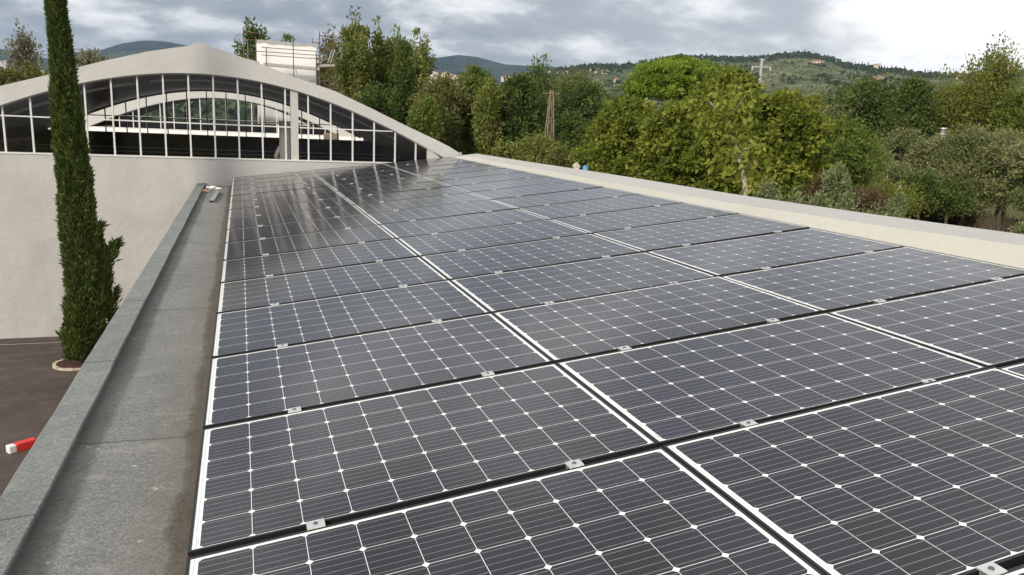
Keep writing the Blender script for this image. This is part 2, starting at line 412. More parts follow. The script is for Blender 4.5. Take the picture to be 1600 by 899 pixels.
def quadmesh(name, V, m, parent=None, tint=None, nper=4):
    """V: (n,4,3) array of quads"""
    n = len(V); me = bpy.data.meshes.new(name)
    me.vertices.add(n * nper); me.vertices.foreach_set('co', np.ascontiguousarray(V, dtype=np.float32).ravel())
    me.loops.add(n * nper); me.loops.foreach_set('vertex_index', np.arange(n * nper, dtype=np.int32))
    me.polygons.add(n); me.polygons.foreach_set('loop_start', np.arange(0, n * nper, nper, dtype=np.int32))
    me.polygons.foreach_set('loop_total', np.full(n, nper, dtype=np.int32))
    me.update(); me.validate()
    if tint is not None:
        a = me.attributes.new('tint', 'FLOAT', 'FACE'); a.data.foreach_set('value', np.ascontiguousarray(tint, dtype=np.float32))
    return link(name, me, m, parent)
def empty(name, loc, label, cat, group=None):
    o = bpy.data.objects.new(name, None); COL.objects.link(o); o.location = loc; o.empty_display_size = .2
    o['label'] = label; o['category'] = cat
    if group: o['group'] = group
    bpy.context.view_layer.update() if False else None
    return o
def tag(o, label, cat, group=None):
    o['label'] = label; o['category'] = cat
    if group: o['group'] = group
    return o
def struct(o): o['kind'] = 'structure'; return o

GZ = -3.40                                   # level of the yard and of the fields
# ------------------------------------------------------------------ terrain
def skyl(pts):
    a = []; e = []
    for px, py in pts:
        d = ray(px, py); a.append(math.atan2(d[0], d[1])); e.append(math.atan2(d[2], math.hypot(d[0], d[1])))
    return np.array(a), np.array(e)
near_pts = [(-700, 190), (0, 152), (400, 160), (640, 150), (720, 141), (800, 131), (850, 112), (875, 104), (905, 101), (930, 98), (975, 99), (1010, 93), (1060, 84), (1100, 85), (1150, 87), (1190, 86), (1230, 80), (1260, 79), (1300, 87), (1320, 96), (1350, 100), (1400, 105), (1450, 111), (1500, 113), (1560, 111), (1600, 108), (1750, 120), (2300, 150)]
far_pts = [(-700, 120), (-200, 90), (0, 76), (30, 86), (75, 92), (120, 82), (160, 78), (190, 68), (225, 63), (260, 65), (300, 73), (350, 84), (420, 95), (520, 100), (600, 102), (640, 99), (665, 93), (715, 86), (745, 89), (790, 101), (830, 103), (870, 105), (950, 118), (1100, 130), (1600, 140), (2300, 160)]
NA, NE = skyl(near_pts); FA, FE = skyl(far_pts)
R0, R1, R2, R3 = 180.0, 1500.0, 2300.0, 5200.0
def noise2(x, y, s=1.0):
    return (np.sin(x * .013 * s + 1.3) * np.cos(y * .011 * s - .7) + .5 * np.sin(x * .031 * s + y * .027 * s) + .3 * np.cos(x * .067 * s - y * .051 * s + 2))
def sstep(t): t = np.clip(t, 0, 1); return t * t * (3 - 2 * t)
def terrain(x, y):
    dx, dy = x - CAM[0], y - CAM[1]; r = np.hypot(dx, dy); th = np.arctan2(dx, dy)
    hn = np.tan(np.interp(th, NA, NE)) * R1 + CAM[2] - GZ
    hf = np.tan(np.interp(th, FA, FE)) * R3 + CAM[2] - GZ
    t = (r - R0) / (R1 - R0)
    tc_ = np.clip(t, 0, 1); hn = hn - 7; z = GZ + np.maximum(hn, 4) * (tc_ * .50 + tc_ ** 2 * .50)
    bumpy = noise2(x, y) * 4.5 * sstep((r - 300) / 500) * (1 - sstep((r - R1 * .62) / (R1 * .3)))
    z = z + bumpy
    dn = sstep((r - R1) / (R2 - R1))
    z = np.where(r > R1, GZ + np.maximum(hn, 4) * (1 - dn) + 10 * dn, z)
    tf = np.clip((r - R2) / (R3 - R2), 0, 1)
    bf = noise2(x, y, .25) * 22 * sstep(tf * 4) * (1 - sstep((tf - .8) / .2))
    z = np.where(r > R2, GZ + 10 + (np.maximum(hf, 20) - 10) * (tf ** 1.25) + bf, z)
    z = np.where(r > R3, GZ + np.maximum(hf, 20) * (1 - .5 * sstep((r - R3) / 2500)), z)
    return z
def polar(name, rr, th, m, lift=0.0):
    Rg, Tg = np.meshgrid(rr, th, indexing='ij')
    X = CAM[0] + Rg * np.sin(Tg); Y = CAM[1] + Rg * np.cos(Tg); Z = terrain(X, Y) + lift
    nr, nt = Rg.shape; V = np.stack([X, Y, Z], -1).reshape(-1, 3)
    idx = np.arange(nr * nt).reshape(nr, nt)
    Fq = np.stack([idx[:-1, :-1], idx[:-1, 1:], idx[1:, 1:], idx[1:, :-1]], -1).reshape(-1, 4)[:, ::-1]
    me = bpy.data.meshes.new(name); me.from_pydata(V.tolist(), [], Fq.tolist()); me.update(); me.shade_smooth()
    return struct(link(name, me, m))
gm = MB(); ring = []
NS = 64
gm.v.append((CAM[0], CAM[1], GZ - .012))
for i in range(NS):
    a = 2 * math.pi * i / NS; gm.v.append((CAM[0] + 182 * math.sin(a), CAM[1] + 182 * math.cos(a), GZ - .012))
gm.f = [(0, 1 + (i + 1) % NS, 1 + i) for i in range(NS)]
struct(gm.build('ground', M['grass']))
polar('hills', np.concatenate([np.linspace(180, 700, 60), np.linspace(715, 1500, 70), np.linspace(1520, R2, 16)]), np.linspace(-1.25, 1.9, 380), M['hill'])
polar('distant_hills', np.concatenate([np.linspace(R2 - 1, R3, 60), np.linspace(R3 + 60, 7500, 12)]), np.linspace(-1.35, 1.95, 420), M['far_hill'])
struct(MB().box((-40, -12, GZ - .3), (-.66, 16.5, GZ)).build('yard', M['asphalt']))
def hit_terrain(px, py, r0=200, r1=6500):
    d = ray(px, py); h = math.hypot(d[0], d[1])
    for r in np.arange(r0, r1, 4.0):
        p = CAM + d * (r / h)
        if p[2] < float(terrain(np.array(p[0]), np.array(p[1]))): return p, r
    return None, None

# ------------------------------------------------------------------ the roof with the array
AL = 0.11917; PX, PY = 1.6084, 1.012
ca, sa = math.cos(AL), math.sin(AL)
X3 = 3 * PX * ca
roof_b = empty('flat_roofed_building', (2, 0, GZ), 'low building under the camera whose roof carries the solar array', 'building')
roof_b.location = (0, 0, 0)
YN, YE = -9.0, 16.395
# gutter floor and sloping deck below the panels
g = MB(); ys = np.linspace(YN, YE, 60); xs = np.linspace(-.60, .06, 9)
for j, yv in enumerate(ys):
    for i, xv in enumerate(xs):
        g.v.append((xv, yv, -.208 + .004 * math.sin(yv * 1.7 + xv * 5) + (.012 if i == 0 else 0)))
for j in range(len(ys) - 1):
    for i in range(len(xs) - 1):
        a = j * len(xs) + i; g.f.append((a, a + 1, a + 1 + len(xs), a + len(xs)))
g.build('gutter', M['membrane'], roof_b, smooth=True)
MB().prism([(.055, -.215), (X3 + .04, -.215 + (X3 + .04) * math.tan(AL)), (X3 + .04, -.6), (.055, -.6)], YN, YE).build('roof_deck', simple('deck_felt', (.03, .03, .03), .9), roof_b)
# upstand with its felt coping, slightly uneven
def strip(prof_fn, ys, name, m, parent, bevel=0, smooth=False):
    o = MB(); n = None
    for yv in ys:
        pr = prof_fn(yv); n = len(pr); o.v += [(x, yv, z) for x, z in pr]
    k = len(ys)
    for j in range(k - 1):
        for i in range(n):
            a = j * n + i; b = j * n + (i + 1) % n; o.f.append((a, b, b + n, a + n))
    o.f.append(tuple(range(n))[::-1]); o.f.append(tuple((k - 1) * n + i for i in range(n)))
    return o.build(name, m, parent, bevel, smooth)
def wob(y, s): return .0022 * math.sin(y * 1.9 + s) + .0014 * math.sin(y * 5.1 + s * 2) + .0008 * math.sin(y * 13 + s)
def coping(y):
    zt = -.146 + .5 * wob(y, 1); xi = -.545 + wob(y, 2); xo = -.705 + wob(y, 3)
    return [(xo, zt - .05), (xo - .002, zt - .006), (xo + .006, zt), (xi - .004, zt + .004), (xi, zt - .004), (xi - .012, -.20), (xi - .02, -.22), (xo + .02, -.22)]
strip(coping, np.linspace(YN, YE, 120), 'coping', M['coping_felt'], roof_b, 0, False)
MB().box((-.675, YN, GZ - .2), (-.60, YE, -.216)).build('left_wall', M['plaster'], roof_b)
MB().box((-.56, YN, -.6), (.055, YE, -.235)).build('gutter_bed', M['plaster'], roof_b)
# low rendered parapet on the right
def para(y):
    zi = float(np.interp(y, [-9, 1, 2.3, 3.6, 5.4, 7.2, 16.4], [.72, .705, .685, .655, .625, .612, .622])) + .0025 * math.sin(y * 1.3)
    zo = float(np.interp(y, [-9, 1, 2.6, 3.9, 6, 8, 10.4, 16.4], [.74, .725, .712, .695, .678, .678, .680, .665])) + .003 * math.sin(y * .9)
    xi = 5.04 + .010 * math.sin(y * 1.9) + .006 * math.sin(y * 4.3 + 1) + .004 * math.sin(y * 9.7); xo = 5.40 + wob(y, 4)
    return [(4.822, -.3), (xo + .004, -.3), (xo + .003, zo - .02), (xo - .012, zo), (xi, zi), (4.828, .568)]
strip(para, np.linspace(YN, 16.05, 160), 'parapet', M['plaster_cream'], roof_b, 0, False)
def para_top(y):
    p = para(y); xo, zo = p[3]; xi, zi = p[4]
    return [(xi + .004, zi - .01), (xo - .004, zo - .012), (xo - .008, zo + .004), (xi + .006, zi + .004)]
strip(para_top, np.linspace(YN, 16.05, 260), 'parapet_top', M['cement_top'], roof_b, 0, False)
MB().box((5.10, YN, GZ - .2), (5.38, 16.38, -.302)).build('right_wall', M['plaster'], roof_b)
MB().box((-.56, YN, GZ - .2), (5.10, YN + .2, -.6)).build('rear_wall', M['plaster'], roof_b)
MB().box((4.95, 15.98, .45), (5.00, 16.06, .69)).build('expansion_joint', M['galv'], roof_b)

# ---------------- panels
frame_me = None
def panel_meshes():
    f = MB(); t0, t1 = 0.0, -.035
    f.box((0, 0, t1), (PL, FR, t0)); f.box((0, PWD - FR, t1), (PL, PWD, t0))
    f.box((0, FR, t1), (FR, PWD - FR, t0 - .0004)); f.box((PL - FR, FR, t1), (PL, PWD - FR, t0 - .0004))
    fm = bpy.data.meshes.new('frame'); fm.from_pydata(f.v, [], f.f); fm.update(); fm.materials.append(M['black_frame'])
    gm_ = bpy.data.meshes.new('cell_glass'); a = FR - .001
    gm_.from_pydata([(a, a, -.0022), (PL - a, a, -.0022), (PL - a, PWD - a, -.0022), (a, PWD - a, -.0022), (a, a, -.008), (PL - a, a, -.008), (PL - a, PWD - a, -.008), (a, PWD - a, -.008)], [],
                    [(0, 1, 2, 3), (7, 6, 5, 4)]); gm_.update()
    uv = gm_.uv_layers.new(name='metres')
    for lp in gm_.loops:
        co = gm_.vertices[lp.vertex_index].co; uv.data[lp.index].uv = (co.x, co.y)
    gm_.materials.append(M['cells'])
    c = MB(); cw = .056; gy = PWD + (PY - PWD) / 2
    c.box((-cw / 2, -.022, .0005), (cw / 2, .022, .0055)); c.box((-cw / 2, -.010, -.03), (cw / 2, -.008, .0005)); c.box((-cw / 2, .008, -.03), (cw / 2, .010, .0005))
    cm = bpy.data.meshes.new('clamp'); cm.from_pydata(c.v, [], c.f); cm.update(); cm.materials.append(M['alu'])
    b = MB(); b.tube([(0, 0, .0055), (0, 0, .0085)], .0075, 12); 
    bm_ = bpy.data.meshes.new('bolt'); bm_.from_pydata(b.v, [], b.f); bm_.update(); bm_.materials.append(M['bolt'])
    return fm, gm_, cm, bm_, gy
fm, gme, cme, bme, gyc = panel_meshes()
pr = empty('solar_panel', (0, 0, 0), 'x', 'solar panel', 'solar panels of the roof array')
def ch(name, me, par, loc=(0, 0, 0)):
    o = bpy.data.objects.new(name, me); COL.objects.link(o); o.parent = par; o.location = loc; return o
ch('frame', fm, pr); ch('cell_glass', gme, pr)
for u_ in (.235, .787):
    c_ = ch('clamp', cme, pr, (u_ * PX, -(PY - PWD) / 2, 0)); ch('bolt', bme, c_)
def copy_tree(o, parent=None):
    c = o.copy(); COL.objects.link(c)
    if parent: c.parent = parent
    for k in list(o.children): copy_tree(k, c)
    return c
colname = ['left column beside the gutter', 'middle column', 'right column beside the parapet']
def ordinal(n): return ['nearest', 'second nearest', 'third', 'fourth', 'fifth', 'sixth', 'seventh', 'eighth', 'ninth', 'tenth', 'eleventh', 'twelfth', 'thirteenth', 'fourteenth', 'fifteenth', 'third from the arched hall', 'second from the arched hall', 'farthest']
first = True
rnd = random.Random(3)
visible = {0: range(0, 16), 1: range(-1, 16), 2: range(0, 16)}
for i in range(3):
    rows = list(visible[i])
    for k, j in enumerate(rows):
        o = pr if first else copy_tree(pr); first = False
        n = len(rows)
        if k == n - 1: rk = 'touching the hall wall'
        elif k == 0: rk = 'nearest the camera'
        elif k <= n // 2: rk = ['', 'second', 'third', 'fourth', 'fifth', 'sixth', 'seventh', 'eighth', 'ninth'][k] + ' from the camera'
        else: rk = ['', 'second', 'third', 'fourth', 'fifth', 'sixth', 'seventh', 'eighth', 'ninth'][n - 1 - k] + ' from the hall'
        o['label'] = 'black-framed solar panel, %s, in the %s' % (rk, colname[i])
        du_ = (PX - PL) / 2
        a_ = i * PX + du_
        o.location = (a_ * ca, j * PY + (PY - PWD) / 2, a_ * sa + rnd.uniform(-.0006, .0006))
        o.rotation_euler = (rnd.gauss(0, .0013), -AL + rnd.gauss(0, .0013), 0)

# things lying in the gutter
t = empty('metal_channel', (-.40, 14.3, -.2), 'dull metal box channel lying lengthwise in the gutter near the hall', 'metal channel')
mb = MB(); wv = .075; hv = .045; ln = 1.9; th = .004
mb.box((0, 0, 0), (wv, ln, th)); mb.box((0, 0, hv - th), (wv, ln, hv)); mb.box((0, 0, th), (th, ln, hv - th)); mb.box((wv - th, 0, th), (wv, ln, hv - th))
mb.build('profile', M['galv'], t); MB().box((th, .02, th), (wv - th, .024, hv - th)).build('end_shade', M['dark_metal'], t)  # dark plate put in to imitate the shade inside the open end
q = WZ(331, 317, -.2); t.location = (q[0] - .04, q[1], -.203); q2 = WZ(339, 291, -.16); t.rotation_euler = (0, 0, -math.atan2(q2[0] - q[0] + .01, q2[1] - q[1]) if False else -.03)
q = WZ(319, 300, -.2)
br = MB().box((-.07, -.09, 0), (.07, .09, .045)).build('brick', M['brick'], None, .006); br.location = (q[0], q[1], -.205); br.rotation_euler = (0, 0, .3)
tag(br, 'tan brick lying between the upstand and the metal channel', 'brick')
# crumpled rag
def blob(name, c, r, m, sub=3, amp=.3, seed=0, parent=None, sc=(1, 1, 1)):
    import bmesh
    bm = bmesh.new(); bmesh.ops.create_icosphere(bm, subdivisions=sub, radius=1)
    rs = np.random.default_rng(seed); ks = rs.normal(0, 2.2, (6, 3)); ph = rs.uniform(0, 6, 6)
    for vtx in bm.verts:
        p = np.array(vtx.co); k = 1 + amp * np.mean(np.sin(ks @ p * 1.6 + ph)) * 2
        vtx.co = Vector((p * k * r * np.array(sc)).tolist())
    me = bpy.data.meshes.new(name); bm.to_mesh(me); bm.free(); o = link(name, me, m, parent, 0, True); o.location = c; return o
q = WZ(331, 292, -.15)
rg = blob('rag', (q[0], min(q[1], 16.28), -.18), .10, M['rag'], 4, .6, 5, None, (1.0, .8, .35))
tag(rg, 'crumpled white rag at the end of the gutter against the hall wall', 'rag')

# ------------------------------------------------------------------ arched halls
AXX = -.55
def arc(x): d = x - AXX; return 2.115 - .066 * d * d + .00031 * d ** 4
SILL = .395
outline = [(-6.6, .42), (-6.3, .62), (-5.8, .90), (-5.0, 1.30), (-4.2, 1.65), (-3.4, 1.90), (-2.87, 2.08), (-2.23, 2.285), (-1.55, 2.485), (-.95, 2.62), (-.72, 2.66), (-.66, 2.715), (-.535, 2.74), (-.42, 2.715), (-.36, 2.68), (.27, 2.50), (.75, 2.36), (1.28, 2.175), (2.18, 1.92), (3.0, 1.58), (3.85, 1.205), (4.43, .97), (4.83, .79), (5.15, .61)]
XL, XR = -5.85, 4.80
def hall(Y0, Y1, label, mull_mat, full=True, fas=0.0, SILL=.395):
    h = empty('arched_hall', (0, 0, 0), label, 'hall', 'parallel vaulted halls')
    xs = np.linspace(XL, XR, 60)
    inner = [(x, arc(x) - fas) for x in xs]
    # front fascia between the arch and the pointed outline
    poly = [(-6.6, SILL)] + outline[1:] + [(5.12, SILL)] + [(XR, SILL)] + inner[::-1] + [(XL, SILL)]
    o = MB(); n = len(poly)
    # triangulated band: pair outline and inner samples
    xo = np.array([p[0] for p in outline]); zo = np.array([p[1] for p in outline])
    band = MB(); K = 120
    ta = np.linspace(0, 1, K)
    OX = np.interp(ta, np.linspace(0, 1, len(outline)), xo)
    # parameterise by x so the joints stay radial-ish
    OX = np.unique(np.concatenate([np.linspace(-6.6, 5.15, 90), xo]))
    OZ = np.interp(OX, xo, zo); IX = np.interp(OX, [-6.6, 5.15], [XL, XR]); IZ = np.array([arc(x) for x in IX]) - fas
    IZ = np.maximum(IZ, SILL)
    k = len(OX); th = .16
    for yv in (Y0, Y0 + th):
        band.v += [(OX[i], yv, OZ[i]) for i in range(k)]; band.v += [(IX[i], yv, IZ[i]) for i in range(k)]
    for i in range(k - 1):
        band.f.append((i, k + i, k + i + 1, i + 1))
        band.f.append((2 * k + i, 2 * k + i + 1, 3 * k + i + 1, 3 * k + i))
        band.f.append((i, i + 1, 2 * k + i + 1, 2 * k + i))
        band.f.append((k + i, 3 * k + i, 3 * k + i + 1, k + i + 1))
    band.f.append((0, 2 * k, 3 * k, k)); band.f.append((k - 1, 2 * k - 1, 4 * k - 1, 3 * k - 1))
    band.build('arch_fascia', M['plaster_arch'], h)
    # wall below the glazing
    MB().box((-40 if full else -6.6, Y0 + .002, GZ - .2), (5.12, Y0 + .28, SILL - .03)).build('front_wall', M['plaster'] if full else M['white_wall'], h)
    MB().box((-6.55, Y0 - .012, SILL - .03), (4.78, Y0 + .26, SILL)).build('window_sill', M['white_paint'], h, .004)
    # glazing: mullions, transom, panes
    gy = Y0 + .11
    x0, s = -4.19524, .48368
    xm = [x0 + s * i for i in range(-3, 19)]
    zt = 1.098
    def zat(x): return arc(x) - fas
    for i, x in enumerate(xm):
        if zat(x) - SILL < .06: continue
        MB().box((x - .016, gy - .03, SILL), (x + .016, gy + .03, zat(x) + .03)).build('mullion', mull_mat, h)
    xa = [x for x in np.linspace(XL, XR, 600) if zat(x) > zt + .02]
    MB().box((xa[0], gy - .024, zt - .013), (xa[-1], gy + .024, zt + .013)).build('transom', mull_mat, h)
    # pier
    if full:
        MB().prism([(1.235, SILL), (1.395, SILL), (1.395, zat(1.395) + .03), (1.235, zat(1.235) + .03)], gy - .05, gy + .11).build('pier', M['plaster'], h)
        MB().prism([(4.30, SILL), (4.80, SILL), (4.30, zat(4.30) + .02)], Y0 + .03, Y0 + .15).build('arch_foot', M['plaster_arch'], h)
    # head frame following the arch
    hb = MB(); xs2 = np.linspace(XL + .02, XR - .02, 80)
    hb.tube([(x, gy, max(zat(x) - .012, SILL)) for x in xs2], .010, 6); hb.build('head_frame', mull_mat, h)
    edges = [XL] + xm + [XR]
    for a, b in zip(edges[:-1], edges[1:]):
        if max(zat(a), zat(b)) < SILL + .03 or b > XR: continue
        xx = np.linspace(a + .016, b - .016, 6); p = MB()
        zz = [max(zat(x), SILL + .001) for x in xx]
        p.v = [(x, gy, SILL) for x in xx] + [(x, gy, z) for x, z in zip(xx, zz)]
        p.f = [(q, q + 1, 7 + q, 6 + q) for q in range(5)]
        p.build('window_pane', M['glass'], h)
    # vault shell
    sh = MB(); xs3 = np.linspace(XL - .3, XR + .2, 70)
    zin = [max(arc(x), SILL - .1) for x in xs3]
    ks = len(xs3)
    for yv in (Y0 + th - .002, Y1 - .12):
        sh.v += [(x, yv, z) for x, z in zip(xs3, zin)]; sh.v += [(x, yv, z + .16) for x, z in zip(xs3, zin)]
    for i in range(ks - 1):
        sh.f.append((i, 2 * ks + i, 2 * ks + i + 1, i + 1)); sh.f.append((ks + i, ks + i + 1, 3 * ks + i + 1, 3 * ks + i))
    sh.build('vault', M['ceiling'], h)
    MB().box((-6.5, Y0 + .28, GZ), (5.05, Y1, GZ + .05)).build('floor', M['floor_in'], h)
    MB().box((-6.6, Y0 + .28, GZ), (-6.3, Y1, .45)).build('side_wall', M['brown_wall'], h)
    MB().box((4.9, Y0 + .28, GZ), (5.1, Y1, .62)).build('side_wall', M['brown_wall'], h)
    return h
h1 = hall(16.4, 27.25, 'near vaulted hall with a white pointed arch over tall glazing', M['white_paint'])
# far glazing of the first hall, seen as dark bars from inside
yb = 27.2
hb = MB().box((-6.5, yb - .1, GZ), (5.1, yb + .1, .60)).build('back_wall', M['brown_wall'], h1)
for x in np.arange(-5.2, 4.6, .62):
    if arc(x) > .75: MB().box((x - .016, yb - .03, .60), (x + .016, yb + .03, arc(x))).build('back_mullion', M['dark_metal'], h1)
MB().box((-5.0, yb - .03, 1.10), (4.0, yb + .03, 1.13)).build('back_transom', M['dark_metal'], h1)
# pale tubes imitating a curved reflection under the vault; dark rib at far opening
def rib(y, dz, r, m, nm, a=-5.2, b=4.3):
    o = MB(); o.tube([(x, y, arc(x) - dz) for x in np.linspace(a, b, 60)], r, 6); return o.build(nm, m, h1)
rib(18.1, .07, .040, M['white_paint'], 'reflection_arc', -5.3, -2.0)
rib(18.1, .07, .032, M['white_paint'], 'reflection_arc', -1.7, 3.9)
rib(27.1, .02, .045, M['dark_metal'], 'far_rib')
# grey bars imitating streaks reflected in the lower panes, then the duct inside
for k, zz in enumerate((-.15, .05, .22, .33)):
    MB().box((-6.2, 21.6, zz), (4.8, 21.66, zz + .03)).build('reflection_bar', M['grey_bar'], h1)
p = W(447, 200, 19.2)
du = MB(); du.tube([(p[0], p[1], -.3), (p[0], p[1], .15), (p[0], p[1], 1.22)], [.14, .16, .16], 16)
du.tube([(p[0] - .14, p[1], .62), (p[0] - .24, p[1], .40), (p[0] - .16, p[1], .12)], .05, 8)
du.build('ventilation_duct', M['white_paint'], h1, 0, True)
h2 = hall(32.0, 44.0, 'second vaulted hall seen through the glazing of the near hall', M['white_paint'], False, .16, .66)
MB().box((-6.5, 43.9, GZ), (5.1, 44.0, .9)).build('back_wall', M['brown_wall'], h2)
# objects on the terrace between the halls
rb = MB().box((3.2, 29.0, .55), (3.75, 29.3, .80)).build('container', M['rust'], None, .01)
tag(rb, 'rusty red metal box standing between the two halls behind the glazing', 'metal box')
tb = MB().box((1.55, 29.5, .42), (2.2, 30.0, 1.02)); tb.box((1.62, 29.56, 1.02), (2.1, 29.9, 1.10)); tb = tb.build('air_unit', M['white_wall'], None, .02)
tag(tb, 'white air handling box on the terrace between the two halls', 'air unit')
tr = empty('link_terrace', (0, 0, 0), 'white low terrace wall between the near hall and second hall', 'terrace')
MB().box((-6.4, 27.4, GZ), (5.0, 31.9, .42)).build('deck', M['white_wall'], tr)

# ------------------------------------------------------------------ leaf machinery
def leaves(C, dirs, length, width, g):
    """quads: C (n,3) base points, dirs (n,3) unit leaf axes"""
    n = len(C); r = g.normal(size=(n, 3)); b = np.cross(dirs, r); b /= np.linalg.norm(b, axis=1, keepdims=True) + 1e-9
    sz_ = g.uniform(.55, 1.45, n); l = (length * sz_)[:, None]; wd = (width * sz_ * g.uniform(.8, 1.2, n))[:, None]
    V = np.stack([C, C + dirs * l * .45 + b * wd * .5, C + dirs * l, C + dirs * l * .45 - b * wd * .5], 1)
    return V
def crown_points(kind, n, K, base, H, Rx, g, lump=.28):
    """clump centres and leaf points inside a crown of height H and radius Rx that starts at base"""
    t = g.uniform(0, 1, K)
    if kind == 'round': t = g.beta(1.25, 1.1, K); prof = np.sqrt(np.clip(1 - (2 * t - .92) ** 2 * .92, .02, 1))
    elif kind == 'column': prof = np.clip(np.sin(np.pi * np.clip(t * .93 + .05, 0, 1)) ** .55, .12, 1)
    elif kind == 'spray': prof = np.clip(.30 + .9 * np.sin(np.pi * np.clip(t * .85 + .1, 0, 1)), .2, 1) * (1 - .35 * t)
    elif kind == 'cone': prof = (1 - t) * .95 + .08
    elif kind == 'umbrella': t = g.uniform(0, 1, K); prof = np.sqrt(np.clip(1 - t ** 2.2, .03, 1))
    else: prof = np.ones(K)
    ph = g.uniform(0, 2 * np.pi, K); rad = np.sqrt(g.uniform(.18 if kind != 'umbrella' else .0, 1, K))
    ps = g.uniform(0, 6, 4)
    lum = 1 + lump * (np.sin(3 * ph + ps[0] + 4 * t) * .6 + np.sin(5 * ph + ps[1] - 7 * t) * .4)
    r = Rx * prof * rad * lum
    cc = np.stack([np.cos(ph) * r, np.sin(ph) * r, t * H], 1) + base
    return cc, t
def tree(name, label, cat, kind, px, yt, yb, wpx, D, lk, n, leaf, K=70, sig=.16, group=None, trunk='bark', asp=.45, tr=None, limbs=7, up=.3, lump=.40, bare=None, thick=1.0, zg=None):
    g = np.random.default_rng(abs(hash((px, yt, wpx))) % 100000 if False else int(px * 7 + yt * 13 + wpx * 3 + D))
    top = W(px, yt, D); bot = W(px, yb, D); wr = .5 * wpx * D / F_PX * 1.02 / math.cos(abs(math.atan2(top[0] - CAM[0], top[1] - CAM[1]) - YAW)) ** 0
    x, y = bot[0], bot[1]
    if zg is None: zg = GZ
    e = empty(name, (x, y, zg), label, cat, group)
    H = top[2] - bot[2]; zb = bot[2] - zg; hz = H
    base = np.array([0, 0, zb])
    branches = []
    if kind == 'branchy':
        nbr = max(14, K // 6); cc = []
        for q_ in range(nbr):
            t0 = g.uniform(-.1, .78); az = q_ * 2.4 + g.uniform(-.5, .5)
            env = (.35 + .65 * math.sin(math.pi * min(1, max(0, t0 * .8 + .25)))) * wr
            ln_ = (1 - t0) * H * g.uniform(.32, .62); a = np.array([0, 0, zb + max(0, t0) * H]); sp_ = min(env, ln_ * .9) * g.uniform(.55, 1.05)
            tip = a + np.array([math.cos(az) * sp_, math.sin(az) * sp_, ln_])
            tip[2] = min(tip[2], zb + H * g.uniform(.86, 1.0)); mid = a * .5 + tip * .5 + np.array([math.cos(az), math.sin(az), -.3]) * sp_ * .14
            branches.append((a, mid, tip))
            for s_ in np.linspace(.28, 1, 6): cc.append(a * (1 - s_) ** 2 + mid * 2 * s_ * (1 - s_) + tip * s_ * s_ + g.normal(0, wr * .05, 3))
        for s_ in np.linspace(.35, 1, 8): cc.append(np.array([g.normal(0, wr * .06), g.normal(0, wr * .06), zb + H * s_]))
        cc = np.array(cc); K = len(cc)
    else:
        cc, t = crown_points(kind, n, K, base, H * .96, wr * .88, g, lump)
    S = sig * wr
    w_ = g.uniform(.5, 1.5, K); idx = g.choice(K, n, p=w_ / w_.sum())
    off = g.normal(0, 1, (n, 3)); ln = np.linalg.norm(off, axis=1, keepdims=True); off = off / ln * np.minimum(ln, 1.9) * S
    off[:, 2] *= .8
    if kind in ('column', 'spray', 'branchy'): off[:, 2] *= 1.9; off[:, :2] *= .85
    if kind == 'umbrella':
        off[:, 2] *= .7
    cs_ = g.uniform(.55, 1.6, K)[idx][:, None]; off = off * cs_
    P = cc[idx] + off
    P[:, 2] = np.maximum(P[:, 2], .12)
    out = off / (S + 1e-6) + (cc[idx] - np.array([0, 0, zb + H * .45])) / max(wr, .1) * .4
    d = out * .55 + g.normal(0, .9, (n, 3)) + np.array([0, 0, up]); d /= np.linalg.norm(d, axis=1, keepdims=True)
    V = leaves(P, d, leaf, leaf * asp, g)
    ct = g.uniform(0, 1, K); tint = np.clip(.55 * ct[idx] + g.uniform(-.1, .45, n) * 1.0, 0, 1)
    quadmesh('crown', V, L[lk], e, tint)
    # trunk and limbs
    rt = tr or max(.06, wr * .07) * thick
    mb = MB(); hh = zb + H * (.80 if kind != 'umbrella' else .35)
    k = 7; pts = [(g.normal(0, wr * .03) * (i > 0), g.normal(0, wr * .03) * (i > 0), hh * i / (k - 1)) for i in range(k)]
    mb.tube(pts, [rt * (1.25 if i == 0 else 1 - .82 * i / (k - 1)) for i in range(k)], 7)
    for (a, mid, tip) in branches:
        mb.tube([a, a * .3 + mid * .7, tip], [rt * .32, rt * .2, rt * .05], 5)
    order = g.permutation(K)[:0 if branches else limbs]
    for o_ in order:
        c = cc[o_]; f0 = np.clip((c[2] - .3 * np.hypot(c[0], c[1]) - H * .12) / hh, .12, .95) if kind != 'umbrella' else .93
        a = np.array([0, 0, hh * f0]); i0 = min(k - 1, int(f0 * (k - 1))); a[:2] = np.array(pts[i0])[:2]
        mid = (a + c) / 2 + np.array([0, 0, -.04 * H if kind == 'umbrella' else .05 * H]) + g.normal(0, wr * .05, 3)
        r0 = rt * (1 - .75 * f0) * .6
        mb.tube([a, mid, c, c + (c - mid) * .25], [r0, r0 * .7, r0 * .4, r0 * .15], 5)
    if bare:
        for _ in range(bare):
            c = cc[g.integers(K)]; a = np.array([0, 0, min(c[2] * .8, hh * .9)]); tip = c + (c - a) * .35 + np.array([0, 0, .12 * H])
            mb.tube([a, (a + c) / 2, c, tip], [rt * .25, rt * .18, rt * .10, rt * .04], 4)
    mb.build('trunk', M[trunk], e, 0, True)
    return e

